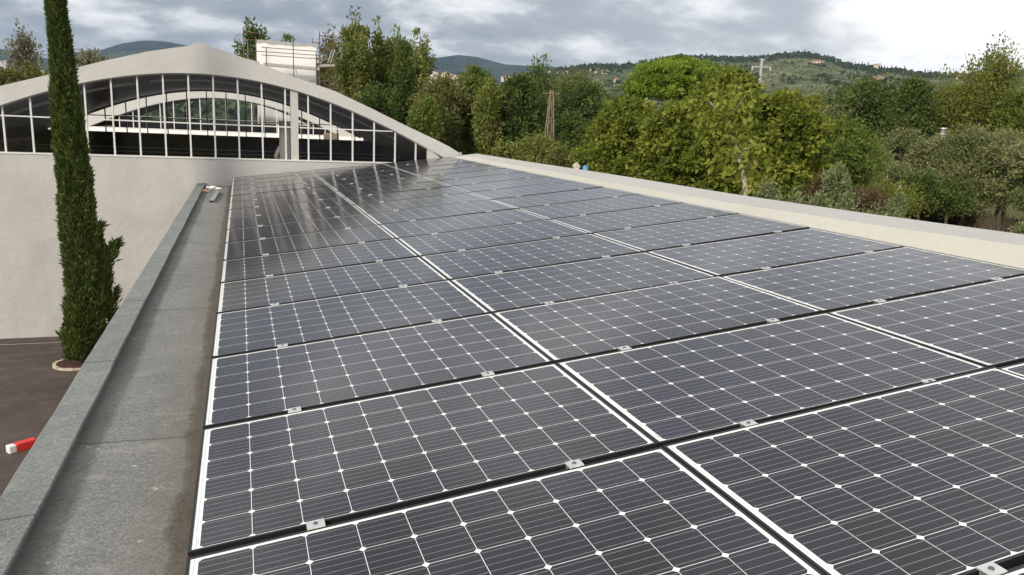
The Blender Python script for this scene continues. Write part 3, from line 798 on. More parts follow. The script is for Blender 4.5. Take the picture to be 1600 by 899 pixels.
# ------------------------------------------------------------------ cypress in the yard
YC = 14.4
prof = [(560, 106, 142), (540, 103, 152), (520, 103, 160), (490, 103, 168), (460, 104, 172), (430, 102, 172), (400, 99, 166), (370, 96, 160), (340, 92, 150), (300, 90, 146), (250, 84, 140), (200, 80, 134), (150, 77, 126), (100, 75, 119), (50, 72, 112), (0, 68, 105), (-60, 66, 98), (-130, 66, 91), (-190, 67, 82), (-230, 71, 76)]
cz = []; cxs = []; crs = []
for py, a, b in prof:
    pa = WY(a, py, YC); pb = WY(b, py, YC); cz.append((pa[2] + pb[2]) / 2); cxs.append((pa[0] + pb[0]) / 2); crs.append((pb[0] - pa[0]) / 2)
cz, cxs, crs = map(np.array, (cz, cxs, crs))
cyp = empty('cypress', (cxs[0], YC, GZ), 'tall narrow dark green cypress in the asphalt yard in front of the hall', 'tree')
g = np.random.default_rng(5); n = 150000
z = g.uniform(0, 1, n) ** 1.0 * (cz[-1] - cz[0]) + cz[0]
keep = g.uniform(0, 1, n) < (np.interp(z, cz, crs) / crs.max()) ** .8 + .15; z = z[keep]; n = len(z)
ph = g.uniform(0, 2 * np.pi, n); rr = np.interp(z, cz, crs)
rr = rr - np.interp(z, [GZ, -1.2, .3, 2], [-.03, .0, .03, .05]); fr_ = np.sqrt(g.uniform(.35, 1, n)); lum = 1 + .08 * np.sin(ph * 5 + z * 3.1) + .06 * np.sin(ph * 9 - z * 7.7) + .05 * np.sin(z * 13 + ph * 2)
r = rr * fr_ * lum * .97
P = np.stack([np.interp(z, cz, cxs) + np.cos(ph) * r - cxs[0], np.sin(ph) * r, z - GZ], 1)
d = np.stack([np.cos(ph) * .45, np.sin(ph) * .45, np.full(n, 1.0)], 1) + g.normal(0, .36, (n, 3)); d /= np.linalg.norm(d, axis=1, keepdims=True)
cl_ = np.sin(z * 9 + ph * 5) * np.sin(z * 17 - ph * 7 + 1) + .6 * np.sin(z * 31 + ph * 11)
V = leaves(P, d, .078, .020, g); tint = np.clip(.42 + .16 * cl_ + g.normal(0, .20, n), 0, 1)
# side sprays on the right
Vs = [V]; ts = [tint]
for (bx, by, tx, ty, m_) in ((160, 425, 184, 380, 900), (158, 420, 175, 384, 600), (165, 500, 182, 455, 500), (168, 520, 183, 486, 300), (148, 370, 158, 352, 160), (112, 545, 96, 523, 160), (150, 405, 168, 396, 200)):
    a = WY(bx, by, YC); b = WY(tx, ty, YC); s = g.uniform(0, 1, m_)[:, None]
    Q = a + (b - a) * s + g.normal(0, .045, (m_, 3)) * (1.1 - s * .75); Q = Q - np.array([cxs[0], YC, GZ])
    dd = (b - a) / np.linalg.norm(b - a) + g.normal(0, .4, (m_, 3)); dd /= np.linalg.norm(dd, axis=1, keepdims=True)
    Vs.append(leaves(Q, dd, .12, .03, g)); ts.append(np.clip(g.normal(.5, .2, m_), 0, 1))
quadmesh('crown', np.concatenate(Vs), L['cypress'], cyp, np.concatenate(ts))
tb = MB(); tb.tube([(np.interp(zz, cz, cxs) - cxs[0], 0, zz - GZ) for zz in np.linspace(GZ, cz[-3], 12)], list(np.linspace(.13, .02, 12)), 8); tb.build('trunk', M['bark'], cyp, 0, True)
pit = empty('tree_pit', (cxs[0] - .02, YC - .08, GZ), 'round mulch bed edged with pale stones at the foot of the cypress', 'tree pit')
mb = MB(); NSg = 40
mb.v = [(0, 0, .045)] + [(.36 * math.cos(2 * math.pi * i / NSg), .36 * math.sin(2 * math.pi * i / NSg), .022 + .008 * math.sin(i * 2.3)) for i in range(NSg)]
mb.f = [(0, 1 + i, 1 + (i + 1) % NSg) for i in range(NSg)]; mb.build('mulch', M['mulch'], pit)
ed = MB()
for i in range(16):
    a0 = 2 * math.pi * i / 16 + .012; a1 = 2 * math.pi * (i + 1) / 16 - .012; k0 = len(ed.v)
    for a in (a0, a1):
        for r_ in (.355, .415):
            for zz in (0, .035 + .004 * math.sin(i * 3)): ed.v.append((r_ * math.cos(a), r_ * math.sin(a), zz))
    ed.f += [tuple(k0 + q for q in f) for f in ((0, 4, 5, 1), (2, 3, 7, 6), (1, 5, 7, 3), (0, 1, 3, 2), (4, 6, 7, 5))]
ed.build('stone_edging', M['stone_edge'], pit)
# painted line along the foot of the hall wall
a = WZ(0, 541, GZ); b = WZ(105, 533, GZ)
yl = (a[1] + b[1]) / 2
ln_ = struct(MB().box((-30, yl - .012, GZ + .001), (-.8, yl + .012, GZ + .005)).build('yard_line', M['line_paint']))
# red and white block in the yard
a = WZ(12, 707, GZ + .02); b = WZ(46, 697, GZ + .02)
bl = empty('plastic_block', (a[0], a[1], GZ), 'red plastic block with a white end lying on the dark yard below the roof edge', 'plastic block')
ang = math.atan2(b[1] - a[1], b[0] - a[0]); bl.rotation_euler = (0, 0, ang)
MB().box((.100, -.06, 0), (.36, .06, .115)).build('red_body', M['red_plastic'], bl, .010)
MB().box((0, -.057, .002), (.098, .057, .112)).build('white_end', M['white_plastic'], bl, .014)

# ------------------------------------------------------------------ white tower with scaffolding
T0 = WY(403, 128, 45)[0]; T1 = WY(495, 128, 45)[0]
ztop0 = WY(403, 62, 45)[2]; ztop1 = WY(495, 70, 45)[2]
tw = empty('white_tower', ((T0 + T1) / 2, 46, GZ), 'white rendered block tower rising behind the near hall inside scaffolding', 'tower')
def rel(e, pts): return [(p[0] - e.location[0], p[1] - e.location[1], p[2] - e.location[2]) for p in pts]
mb = MB(); mb.box((T0, 45, GZ), (T1, 47.5, ztop1 - .08)); mb.v = rel(tw, mb.v); mb.build('tower_wall', M['white_wall'], tw)
mb = MB(); K2 = 26
xs_ = np.linspace(T0, T1, K2); rgz = np.random.default_rng(2)
top_ = [ztop0 + (ztop1 - ztop0) * i / (K2 - 1) + rgz.uniform(-.02, .03) for i in range(K2)]; bot_ = [ztop1 - .10 - rgz.uniform(0, .10) for _ in range(K2)]
for i in range(K2): mb.v += [(xs_[i], 44.985, bot_[i]), (xs_[i], 44.985, top_[i]), (xs_[i], 47.5, top_[i])]
for i in range(K2 - 1): mb.f += [(3 * i, 3 * i + 3, 3 * i + 4, 3 * i + 1), (3 * i + 1, 3 * i + 4, 3 * i + 5, 3 * i + 2)]
mb.v = rel(tw, mb.v); mb.build('tower_cap', M['cement_top'], tw)
# smaller chimney flue strip on the left corner
sc = empty('scaffolding', ((T0 + T1) / 2, 44, GZ), 'rusty tube scaffolding with grey planks around the white tower', 'scaffolding')
def sp(px, py, Y): p = WY(px, py, Y); return (p[0] - sc.location[0], p[1] - sc.location[1], p[2] - sc.location[2])
YS = 44.0
def post(px, y0, y1, Y=YS, r=.026, m='rust_dark'):
    a = sp(px, y0, Y); b = sp(px - (y1 - y0) * .02, y1, Y); MB().tube([(a[0], a[1], min(b[2], a[2])), (a[0], a[1], max(a[2], b[2]))], r, 6).build('standard', M[m], sc)
for px, y0 in ((380, 42), (416, 74), (458, 56), (494, 82), (499, 49)): post(px, y0, 165)
for px, y0 in ((387, 66), (400, 60), (488, 60), (505, 75), (515, 75), (522, 51), (525, 78)): post(px, y0, 165, YS + 1.5, .02, 'rust' if px < 410 else 'rust_dark')
def rail(x0, y0, x1, y1, Y=YS, r=.02, m='rust_dark'):
    MB().tube([sp(x0, y0, Y), sp(x1, y1, Y)], r, 6).build('ledger', M[m], sc)
rail(408, 74, 500, 81); rail(382, 79, 500, 87); rail(408, 86, 500, 92.5)
rail(380, 50, 405, 52); rail(382, 62, 402, 63, YS + 1.5); rail(382, 90, 405, 96, YS + 1.5); rail(499, 56, 522, 58); rail(488, 66, 500, 67); rail(499, 77, 524, 78); rail(484, 127, 525, 127); rail(505, 138, 527, 139)
rail(500, 88, 512, 86, YS + .5, .016, 'galv'); rail(500, 94, 515, 92, YS + .5, .016, 'galv')
a = sp(412, 98, YS); b = sp(500, 106, YS)
def plankq(a, b, th, dep, nm='deck_plank', m='plank'):
    mb = MB(); mb.v = [(a[0], a[1], a[2]), (b[0], b[1], b[2]), (b[0], b[1] + dep, b[2]), (a[0], a[1] + dep, a[2]), (a[0], a[1], a[2] - th), (b[0], b[1], b[2] - th), (b[0], b[1] + dep, b[2] - th), (a[0], a[1] + dep, a[2] - th)]
    mb.f = [(0, 1, 2, 3), (7, 6, 5, 4), (0, 4, 5, 1), (1, 5, 6, 2), (2, 6, 7, 3), (3, 7, 4, 0)]; return mb.build(nm, M[m], sc)
plankq(a, b, .15, .45); plankq(sp(500, 101, YS), sp(523, 100, YS), .13, 1.2); plankq(sp(386, 92, YS), sp(405, 97, YS), .05, .9)
# ladder leaning at the right
for dx_ in (0, 4.5): MB().tube([sp(512 + dx_, 99, YS - .1), sp(519 + dx_, 78, YS - .1)], .022, 5).build('ladder_rail', M['galv'], sc)
for k in range(6): MB().tube([sp(513 + k * 1.2, 96 - k * 3.4, YS - .1), sp(517.5 + k * 1.2, 96 - k * 3.4, YS - .1)], .015, 5).build('ladder_rung', M['galv'], sc)
rail(461, 106, 466, 122, YS, .03, 'galv')

# ------------------------------------------------------------------ trees
T = tree
T('bare_tree', 'pale grey-olive open tree rising behind the far left of the hall roof', 'tree', 'branchy', 42, 52, 120, 68, 62, 'pale', 2300, .22, 110, .13, trunk='bark_pale', limbs=14, bare=16)
for px, yt, w_, lb in ((8, 112, 60, 'low brownish hedge tree at the far left edge behind the hall'), (58, 112, 60, 'low brownish hedge tree below the pale open tree'), (146, 88, 60, 'low pale shrub tree right of the cypress behind the hall roof'), (118, 98, 40, 'small brownish shrub directly behind the cypress and hall roof')):
    T('hedge_tree', lb, 'tree', 'round', px, yt, yt + 60, w_, 58, 'brown' if px < 100 else 'pale', 5000, .24, 50, .2, 'low trees behind the hall')
T('conifer', 'dark open conifer behind the left end of the scaffolding', 'tree', 'branchy', 395, 36, 120, 56, 64, 'dark', 1500, .30, 84, .11, limbs=12, lump=.5, bare=6)
T('conifer', 'dark conifer whose tip shows just above the white tower', 'tree', 'spray', 447, 62, 120, 40, 66, 'dark', 900, .34, 20, .14, limbs=6)
T('broadleaf_tree', 'dark bushy tree right behind the scaffolding end', 'tree', 'round', 520, 84, 170, 52, 68, 'brown', 6000, .24, 60, .2)
T('shrubby_tree', 'thin reddish brown tree behind the right end of the scaffolding', 'tree', 'branchy', 517, 44, 140, 40, 60, 'rustleaf', 1100, .20, 90, .13, limbs=10, bare=12)
PG = 'poplars behind the hall'
T('poplar', 'tallest yellow-green poplar right of the scaffolding', 'tree', 'branchy', 553, 27, 200, 66, 56, 'poplar', 11000, .23, 150, .12, PG, limbs=14, bare=8, up=.9)
T('poplar', 'yellow-green poplar standing right of the tallest poplar', 'tree', 'branchy', 590, 40, 200, 58, 58, 'poplar', 8000, .23, 130, .12, PG, limbs=12, bare=8, up=.9)
T('poplar', 'leafy green poplar behind the dark narrow cypress', 'tree', 'branchy', 618, 60, 210, 62, 58, 'mid', 10000, .22, 140, .13, PG, limbs=10, bare=6, up=.8)
T('poplar', 'open airy poplar leaning right beside the dark narrow cypress', 'tree', 'branchy', 650, 50, 210, 60, 57, 'poplar', 4600, .23, 110, .11, PG, limbs=14, bare=12, up=.7)
T('narrow_cypress', 'dark narrow cypress in front of the poplars', 'tree', 'column', 628, 68, 215, 26, 52, 'dark', 11000, .20, 80, .3, None, up=1.4)
T('broadleaf_tree', 'dark bushy tree filling the gap at the foot of the poplars', 'tree', 'round', 590, 140, 235, 80, 54, 'dark', 9000, .22, 70, .2, None)
MG = 'mixed trees beyond the right end of the hall'
T('broadleaf_tree', 'brownish green tree just right of the poplars', 'tree', 'round', 690, 122, 238, 84, 50, 'brown', 15000, .20, 100, .17, MG, limbs=10, trunk='bark_pale')
T('broadleaf_tree', 'small bright green tree low beside the brownish tree', 'tree', 'column', 662, 160, 240, 40, 46, 'mid', 7000, .18, 60, .24, MG)
T('broadleaf_tree', 'tall green twin-topped tree with drooping leaves left of the lattice mast', 'tree', 'round', 738, 104, 240, 62, 52, 'mid', 15000, .21, 100, .17, MG, limbs=9)
T('broadleaf_tree', 'light yellow-green tree in front of the twin-topped tree', 'tree', 'column', 762, 136, 245, 46, 47, 'poplar', 10000, .18, 70, .22, MG)
T('broadleaf_tree', 'large dark green tree with layered boughs left of the lattice mast', 'tree', 'round', 812, 122, 252, 94, 48, 'dark', 20000, .21, 120, .15, MG, lump=.4)
T('broadleaf_tree', 'tall dark tree right behind the lattice mast top', 'tree', 'column', 840, 107, 240, 56, 58, 'dark', 12000, .22, 90, .22, MG)
T('broadleaf_tree', 'big shadowy tree between lattice mast and walnut tree', 'tree', 'round', 905, 132, 262, 110, 60, 'dark', 20000, .24, 120, .16, MG)
T('broadleaf_tree', 'olive green tree with thin leaves behind the shadowy tree', 'tree', 'round', 890, 126, 220, 130, 72, 'brown', 16000, .24, 110, .16, MG)
T('broadleaf_tree', 'dark tree right beside the foot of the lattice mast', 'tree', 'round', 885, 180, 266, 56, 44, 'dark', 9000, .19, 70, .2, MG)
T('broadleaf_tree', 'dark gap-filling tree under the brownish and twin-topped trees', 'tree', 'round', 722, 175, 250, 110, 56, 'dark', 12000, .22, 80, .2, MG)
SG = 'bushes in front of the lattice mast'
T('bush', 'yellow-green bush at the foot of the lattice mast', 'bush', 'round', 835, 222, 262, 84, 38, 'poplar', 6500, .15, 60, .2, SG, tr=.04)
T('bush', 'small yellow-green bush by the end of the parapet', 'bush', 'round', 785, 228, 258, 44, 38, 'poplar', 2600, .15, 30, .25, SG, tr=.04)
T('bush', 'brownish bush right of the lattice mast foot', 'bush', 'round', 876, 232, 268, 40, 36, 'brown', 2600, .14, 30, .25, SG, tr=.04)
# umbrella pine
T('umbrella_pine', 'bright green umbrella pine with a domed flat crown', 'pine', 'umbrella', 1055, 95, 152, 176, 50, 'pine', 40000, .19, 250, .062, None, limbs=26, lump=.12, up=.9, tr=.3)
WG = 'walnut trees beyond the parapet'
T('walnut_tree', 'yellow-green walnut tree at the left of the walnut group', 'tree', 'round', 972, 158, 300, 132, 31, 'walnut', 34000, .165, 150, .115, WG, limbs=10, up=-.15, asp=.55)
T('walnut_tree', 'yellow-green walnut tree below the umbrella pine', 'tree', 'round', 1050, 165, 320, 140, 28, 'walnut', 38000, .165, 160, .105, WG, limbs=10, up=-.15, asp=.55)
T('walnut_tree', 'tallest broad walnut tree left of the utility pole', 'tree', 'round', 1126, 114, 330, 158, 27, 'walnut', 54000, .16, 230, .105, WG, limbs=12, up=-.25, asp=.55)
T('walnut_tree', 'walnut tree at the right of the group with yellowing leaves', 'tree', 'round', 1206, 146, 335, 122, 26, 'walnut', 34000, .165, 150, .115, WG, limbs=10, up=-.15, asp=.55)
# spindly tree in front, with a pale bent trunk
st = empty('young_walnut', (0, 0, GZ), 'spindly young tree with a pale bent trunk just beyond the parapet', 'tree')
b0 = W(1165, 305, 15.5); st.location = (b0[0], b0[1], GZ)
def rp(px, py, D=15.5): p = W(px, py, D); return (p[0] - b0[0], p[1] - b0[1], p[2] - GZ)
mb = MB(); mb.tube([(0.05, 0, 0), rp(1166, 310), rp(1162, 275), rp(1152, 240), rp(1146, 215), rp(1139, 190), rp(1124, 176), rp(1113, 164), rp(1106, 155)], [.065, .058, .050, .045, .036, .028, .022, .015, .008], 7)
tips = [(1146, 228, 1128, 212), (1139, 190, 1150, 172), (1152, 240, 1172, 222), (1162, 275, 1148, 262), (1124, 176, 1110, 188), (1160, 262, 1182, 250), (1146, 215, 1112, 196), (1155, 250, 1130, 245), (1139, 190, 1130, 160), (1166, 300, 1190, 280)]
LV = []; LT = []; g = np.random.default_rng(77)
for ax, ay, bx, by in tips:
    a = np.array(rp(ax, ay)); b = np.array(rp(bx, by)) + g.normal(0, .12, 3); mb.tube([a, (a + b) / 2 + np.array([0, 0, .03]), b], [.014, .010, .004], 5)
    m_ = 75; s = g.uniform(.35, 1.25, m_)[:, None]; Q = a + (b - a) * s + g.normal(0, .15, (m_, 3)); d = g.normal(0, .6, (m_, 3)) + np.array([0, 0, -.55]); d /= np.linalg.norm(d, axis=1, keepdims=True)
    LV.append(leaves(Q, d, .135, .065, g)); LT.append(np.clip(g.normal(.6, .2, m_), 0, 1))
for px_, py_ in ((1112, 160), (1100, 172), (1128, 168), (1150, 195), (1120, 200), (1175, 245), (1135, 235)):
    m_ = 60; Q = np.array(rp(px_, py_)) + g.normal(0, .20, (m_, 3)); d = g.normal(0, .6, (m_, 3)) + np.array([0, 0, -.55]); d /= np.linalg.norm(d, axis=1, keepdims=True)
    LV.append(leaves(Q, d, .135, .065, g)); LT.append(np.clip(g.normal(.6, .2, m_), 0, 1))
mb.build('trunk', M['bark_pale'], st, 0, True); quadmesh('crown', np.concatenate(LV), L['walnut'], st, np.concatenate(LT))
RG = 'trees in the garden right of the walnuts'
T('broadleaf_tree', 'bushy green tree right behind the walnuts', 'tree', 'round', 1305, 196, 300, 110, 40, 'mid', 18000, .17, 110, .15, RG)
T('broadleaf_tree', 'big dark round tree in the middle distance below the hill farmhouse', 'tree', 'round', 1352, 130, 250, 116, 62, 'dark', 24000, .24, 120, .16, RG)
T('conifer', 'dark green cedar-like tree right of the big dark round tree', 'tree', 'cone', 1412, 128, 250, 90, 58, 'dark', 14000, .22, 90, .16, RG)
T('broadleaf_tree', 'small golden tree behind the walnuts at the foot of the hill', 'tree', 'round', 1268, 155, 225, 56, 66, 'feather', 7000, .24, 60, .2, RG)
T('broadleaf_tree', 'grey-green tree beside the small golden tree', 'tree', 'round', 1300, 172, 235, 60, 60, 'olive', 6000, .22, 60, .2, RG)
T('feathery_tree', 'tall golden-green feathery tree with an airy top at the right', 'tree', 'branchy', 1530, 78, 245, 112, 60, 'feather', 17000, .19, 210, .11, RG, limbs=20, bare=14, up=.8)
T('feathery_tree', 'rounded golden-green tree left of the tall feathery tree', 'tree', 'round', 1478, 138, 245, 80, 63, 'feather', 15000, .20, 90, .16, RG)
T('feathery_tree', 'lower golden-green tree at the right of the tall feathery tree', 'tree', 'round', 1585, 148, 240, 76, 58, 'mid', 12000, .20, 80, .17, RG)
OG = 'olive trees beyond the parapet'
olives = [(1345, 232, 318, 96, 52, 'bushy olive tree at the left of the olive row', 16000),
          (1398, 205, 312, 74, 56, 'olive tree with a pale crown between the left olive and metal flue', 13000),
          (1448, 216, 322, 84, 53, 'olive tree directly below the metal flue', 17000),
          (1503, 208, 328, 100, 52, 'large silvery olive tree right of the metal flue', 22000),
          (1560, 212, 316, 90, 54, 'dense grey-green olive tree second from the right edge', 18000),
          (1612, 216, 326, 70, 50, 'olive tree cut by the right edge of the photo', 11000),
          (1385, 262, 330, 90, 50, 'low dark-leaved olive in front of the row', 12000)]
for px, yt, yb, w_, D, lb, n_ in olives: T('olive_tree', lb, 'olive tree', 'round', px, yt, yb, w_, D, 'olive', n_, .17, 90, .15, OG, up=.9, lump=.35)
T('dark_shrub', 'dark green shrub growing under the large olive tree', 'shrub', 'round', 1480, 284, 330, 60, 50, 'dark', 5000, .15, 60, .2, None)
T('dark_shrub', 'dark green shrub in shade under the left olive', 'shrub', 'round', 1436, 272, 326, 54, 49, 'dark', 6000, .15, 50, .2, None)
T('silver_shrub', 'pale silver-green shrub standing up behind the parapet', 'shrub', 'branchy', 1303, 260, 325, 46, 19, 'weed', 2600, .085, 90, .13, None, limbs=10, tr=.03)
T('silver_shrub', 'small pale silver-green shrub by the brushwood fence', 'shrub', 'branchy', 1398, 304, 350, 40, 20, 'weed', 1500, .085, 80, .14, None, limbs=8, tr=.03)
T('yellow_shrub', 'low yellow-green shrub in the grass before the olives', 'shrub', 'round', 1380, 298, 328, 96, 47, 'feather', 5000, .12, 60, .2, None, tr=.03)
T('dry_shrub', 'dry reddish brown shrub right of the walnut group', 'shrub', 'round', 1285, 280, 335, 56, 25, 'rustleaf', 3800, .11, 50, .2, None, tr=.03)
T('dry_shrub', 'dry reddish brown shrub between the pale shrubs', 'shrub', 'round', 1345, 296, 340, 66, 27, 'rustleaf', 3800, .11, 50, .2, None, tr=.03)
WD = 'weeds growing up behind the parapet'
for k, (px, yt, w_, D, lb) in enumerate([(1195, 282, 50, 14, 'tall green weeds right of the spindly young tree'), (1240, 300, 50, 14, 'green weeds under the walnut group'), (1275, 305, 46, 14, 'green weeds in front of the dry shrub'),
        (1318, 306, 50, 14, 'pale weeds below the pale silver shrub'), (1362, 322, 46, 14, 'pale leafy weeds in front of the brushwood fence'), (1395, 330, 40, 14, 'pale leafy weeds left of the fence end'), (1590, 352, 50, 13, 'pale leafy weeds at the right edge above the parapet')]):
    T('weed_clump', lb, 'weeds', 'branchy', px, yt, yt + 60, w_, D, 'weed', 1500, .055, 90, .15, WD, limbs=14, tr=.012, bare=8)

# brushwood fence
fp = [WZ(1325, 326, GZ), WZ(1420, 344, GZ), WZ(1500, 357, GZ), WZ(1640, 376, GZ)]
fe = empty('brushwood_fence', (fp[0][0], fp[0][1], GZ), 'brown overgrown brushwood fence running along the grass', 'fence')
fb = MB(); g = np.random.default_rng(3)
NV = 260; qs = []
for i in range(len(fp) - 1):
    for s in np.linspace(0, 1, 500):
        p = fp[i] + (fp[i + 1] - fp[i]) * s + np.append(g.normal(0, .07, 2), 0); h_ = g.uniform(.75, 1.12); tt = g.normal(0, .09, 2); wa_ = g.uniform(0, 3.14); wq = (.055 * math.cos(wa_), -.055 * math.sin(wa_))
        qs.append([(p[0] - fp[0][0] + tt[0] * 0, p[1] - fp[0][1], 0), (p[0] - fp[0][0] + wq[0], p[1] - fp[0][1] + wq[1], 0), (p[0] - fp[0][0] + tt[0] + wq[0] * .5, p[1] - fp[0][1] + tt[1] + wq[1] * .5, h_), (p[0] - fp[0][0] + tt[0], p[1] - fp[0][1] + tt[1], h_)])
quadmesh('brushwood', np.array(qs), M['reeds'], fe)
for i in range(9):
    s = i / 8 * (len(fp) - 1); k = min(int(s), len(fp) - 2); p = fp[k] + (fp[k + 1] - fp[k]) * (s - k)
    MB().tube([(p[0] - fp[0][0], p[1] - fp[0][1], 0), (p[0] - fp[0][0], p[1] - fp[0][1], 1.15)], .035, 6).build('fence_post', M['dark_metal'], fe)

# ------------------------------------------------------------------ masts, poles, flue, small things
ma = empty('lattice_mast', (0, 0, GZ), 'rusty steel lattice mast standing among the trees', 'mast')
b0 = W(857, 236, 43); ma.location = (b0[0], b0[1], GZ); ztop = W(858, 142, 43)[2] - GZ
mb = MB(); wb, wt = .40, .075
def corner(k, z):
    w_ = wb + (wt - wb) * z / ztop; sx, sy = ((-1, -1), (1, -1), (1, 1), (-1, 1))[k]; return (sx * w_, sy * w_, z)
for k in range(4): MB().tube([corner(k, 0), corner(k, ztop)], .026, 5).build('leg', M['rust'], ma)
nb = 17
for i in range(nb):
    z0, z1 = ztop * i / nb, ztop * (i + 1) / nb
    for k in range(4):
        a, b = (k, (k + 1) % 4) if i % 2 else ((k + 1) % 4, k)
        mb.tube([corner(a, z0), corner(b, z1)], .014, 4); mb.tube([corner(k, z1), corner((k + 1) % 4, z1)], .014, 4)
mb.build('bracing', M['rust'], ma)
MB().tube([(-.5, 0, ztop - .15), (.5, 0, ztop - .15)], .03, 5).build('crossarm', M['rust'], ma)
up = empty('utility_pole', (0, 0, GZ), 'pale concrete utility pole with a crossarm behind the walnut trees', 'utility pole')
u0 = W(1187, 130, 110); up.location = (u0[0], u0[1], GZ); zt_ = W(1189, 93, 110)[2] - GZ
MB().tube([(0, 0, 0), (0, 0, zt_)], [.24, .17], 8).build('pole', M['cement_top'], up)
zc_ = W(1188, 105.5, 110)[2] - GZ; rgt = Vector((math.cos(YAW), -math.sin(YAW), 0))
MB().tube([tuple(rgt * -1.25 + Vector((0, 0, zc_))), tuple(rgt * 1.25 + Vector((0, 0, zc_ + .05)))], .09, 5).build('crossarm', M['cement_top'], up)
MB().tube([tuple(rgt * -.35 + Vector((0, 0, zt_))), tuple(rgt * .4 + Vector((0, 0, zt_)))], .08, 5).build('top_bracket', M['cement_top'], up)
for s in (-1.2, 1.2): MB().tube([tuple(rgt * s + Vector((0, 0, zc_ - .4))), tuple(rgt * s + Vector((0, 0, zc_ + .1)))], .07, 6).build('insulator', M['white_paint'], up)
zb_ = W(1188, 127, 110)[2] - GZ
MB().box((-.3, -.25, zb_ - .4), (.6, .25, zb_ + .1)).build('transformer', M['galv'], up)
def wire(a, b, sag, r, label):
    a, b = np.array(a), np.array(b); pts = [tuple(a + (b - a) * t_ - np.array([0, 0, sag * 4 * t_ * (1 - t_)])) for t_ in np.linspace(0, 1, 24)]
    o = MB().tube(pts, r, 4).build('power_cable', M['dark_metal']); tag(o, label, 'cable', 'overhead cables'); return o
tp = np.array([b0[0], b0[1], GZ + ztop - .15]); pc = np.array([u0[0], u0[1], GZ + zc_])
wire(tp, pc, 1.0, .012, 'thin cable from the lattice mast towards the utility pole')
wire(pc + np.array([1, 0, 0]), W(1700, 133, 150), 1.5, .03, 'thin cable running right from the utility pole crossarm')
fl = empty('metal_flue', (0, 0, GZ), 'shiny metal flue pipe poking out above the olive trees', 'flue')
f0 = W(1472, 215, 58); fl.location = (f0[0], f0[1], GZ); zf = W(1472, 200, 58)[2] - GZ
MB().tube([(0, 0, 0), (0, 0, zf - .40)], .26, 14).build('pipe', M['galv'], fl, 0, True)
MB().tube([(0, 0, zf - .42), (0, 0, zf - .38), (0, 0, zf - .10), (0, 0, zf - .09), (0, 0, zf)], [.20, .21, .21, .27, .27], 14).build('cowl', M['alu'], fl, 0, True)
MB().tube([(0, 0, zf - .44), (0, 0, zf - .41)], .36, 14).build('collar', M['galv'], fl)
p = W(915, 266, 30); bc = empty('plastic_barrel', (p[0], p[1], GZ), 'blue plastic barrel in the shade beyond the parapet', 'barrel')
zb2 = W(915, 260, 30)[2] - GZ
MB().tube([(0, 0, 0), (0, 0, zb2 * .33), (0, 0, zb2 * .36), (0, 0, zb2 * .66), (0, 0, zb2 * .69), (0, 0, zb2)], [.11, .12, .125, .125, .12, .11], 16).build('body', M['blue_plastic'], bc, 0, True)
MB().tube([(0, 0, zb2), (0, 0, zb2 + .03)], .08, 14).build('lid', M['blue_plastic'], bc)
p = W(901, 260, 31); wp = empty('white_sack', (p[0], p[1], GZ), 'pale sack on a stand left of the blue barrel', 'sack')
zz = p[2] - GZ; bb_ = blob('sack', (0, 0, zz), .14, M['rag'], 3, .35, 8, wp, (1, .8, 1)); MB().box((-.15, -.15, 0), (.15, .15, zz - .12)).build('stand', M['plank'], wp)

# ------------------------------------------------------------------ houses
def house(px, py, wpx, hpx, D, wall, label, group=None, rows=2, cols=3, zg=None, name='house', roofm='roof_tile', sink=1.5):
    d = ray(px, py); h_ = math.hypot(d[0], d[1]); p = CAM + d * (D / h_)
    if zg is None: zg = p[2]
    wd = wpx * D / F_PX; ht = max(hpx * D / F_PX, .5); dp = wd * .6
    e = empty(name, (p[0], p[1], zg), label, 'house', group); e.rotation_euler = (0, 0, -math.atan2(d[0], d[1]) + .25)
    ht2 = p[2] - zg + ht
    MB().box((-wd / 2, -dp / 2, -sink), (wd / 2, dp / 2, ht2 * .8)).build('wall', M[wall], e)
    r = MB(); o_ = wd * .04; z0, z1 = ht2 * .8 + .02, ht2 * 1.02
    r.v = [(-wd / 2 - o_, -dp / 2 - o_, z0), (wd / 2 + o_, -dp / 2 - o_, z0), (wd / 2 + o_, dp / 2 + o_, z0), (-wd / 2 - o_, dp / 2 + o_, z0), (-wd / 2 * .8, 0, z1), (wd / 2 * .8, 0, z1)]
    r.f = [(3, 2, 1, 0), (0, 1, 5, 4), (2, 3, 4, 5), (1, 2, 5), (3, 0, 4)]; r.build('roof', M[roofm], e)
    for i in range(cols):
        for j in range(rows):
            x = -wd / 2 + wd * (i + .5) / cols; z = ht2 * .8 * (j + .5) / rows; ww = wd / cols * .22; hh = ht2 * .8 / rows * .26
            MB().box((x - ww, -dp / 2 - .05, z - hh), (x + ww, -dp / 2 + .02, z + hh)).build('window', M['window_dark'], e)
    return e
HG = 'houses on the hillside'
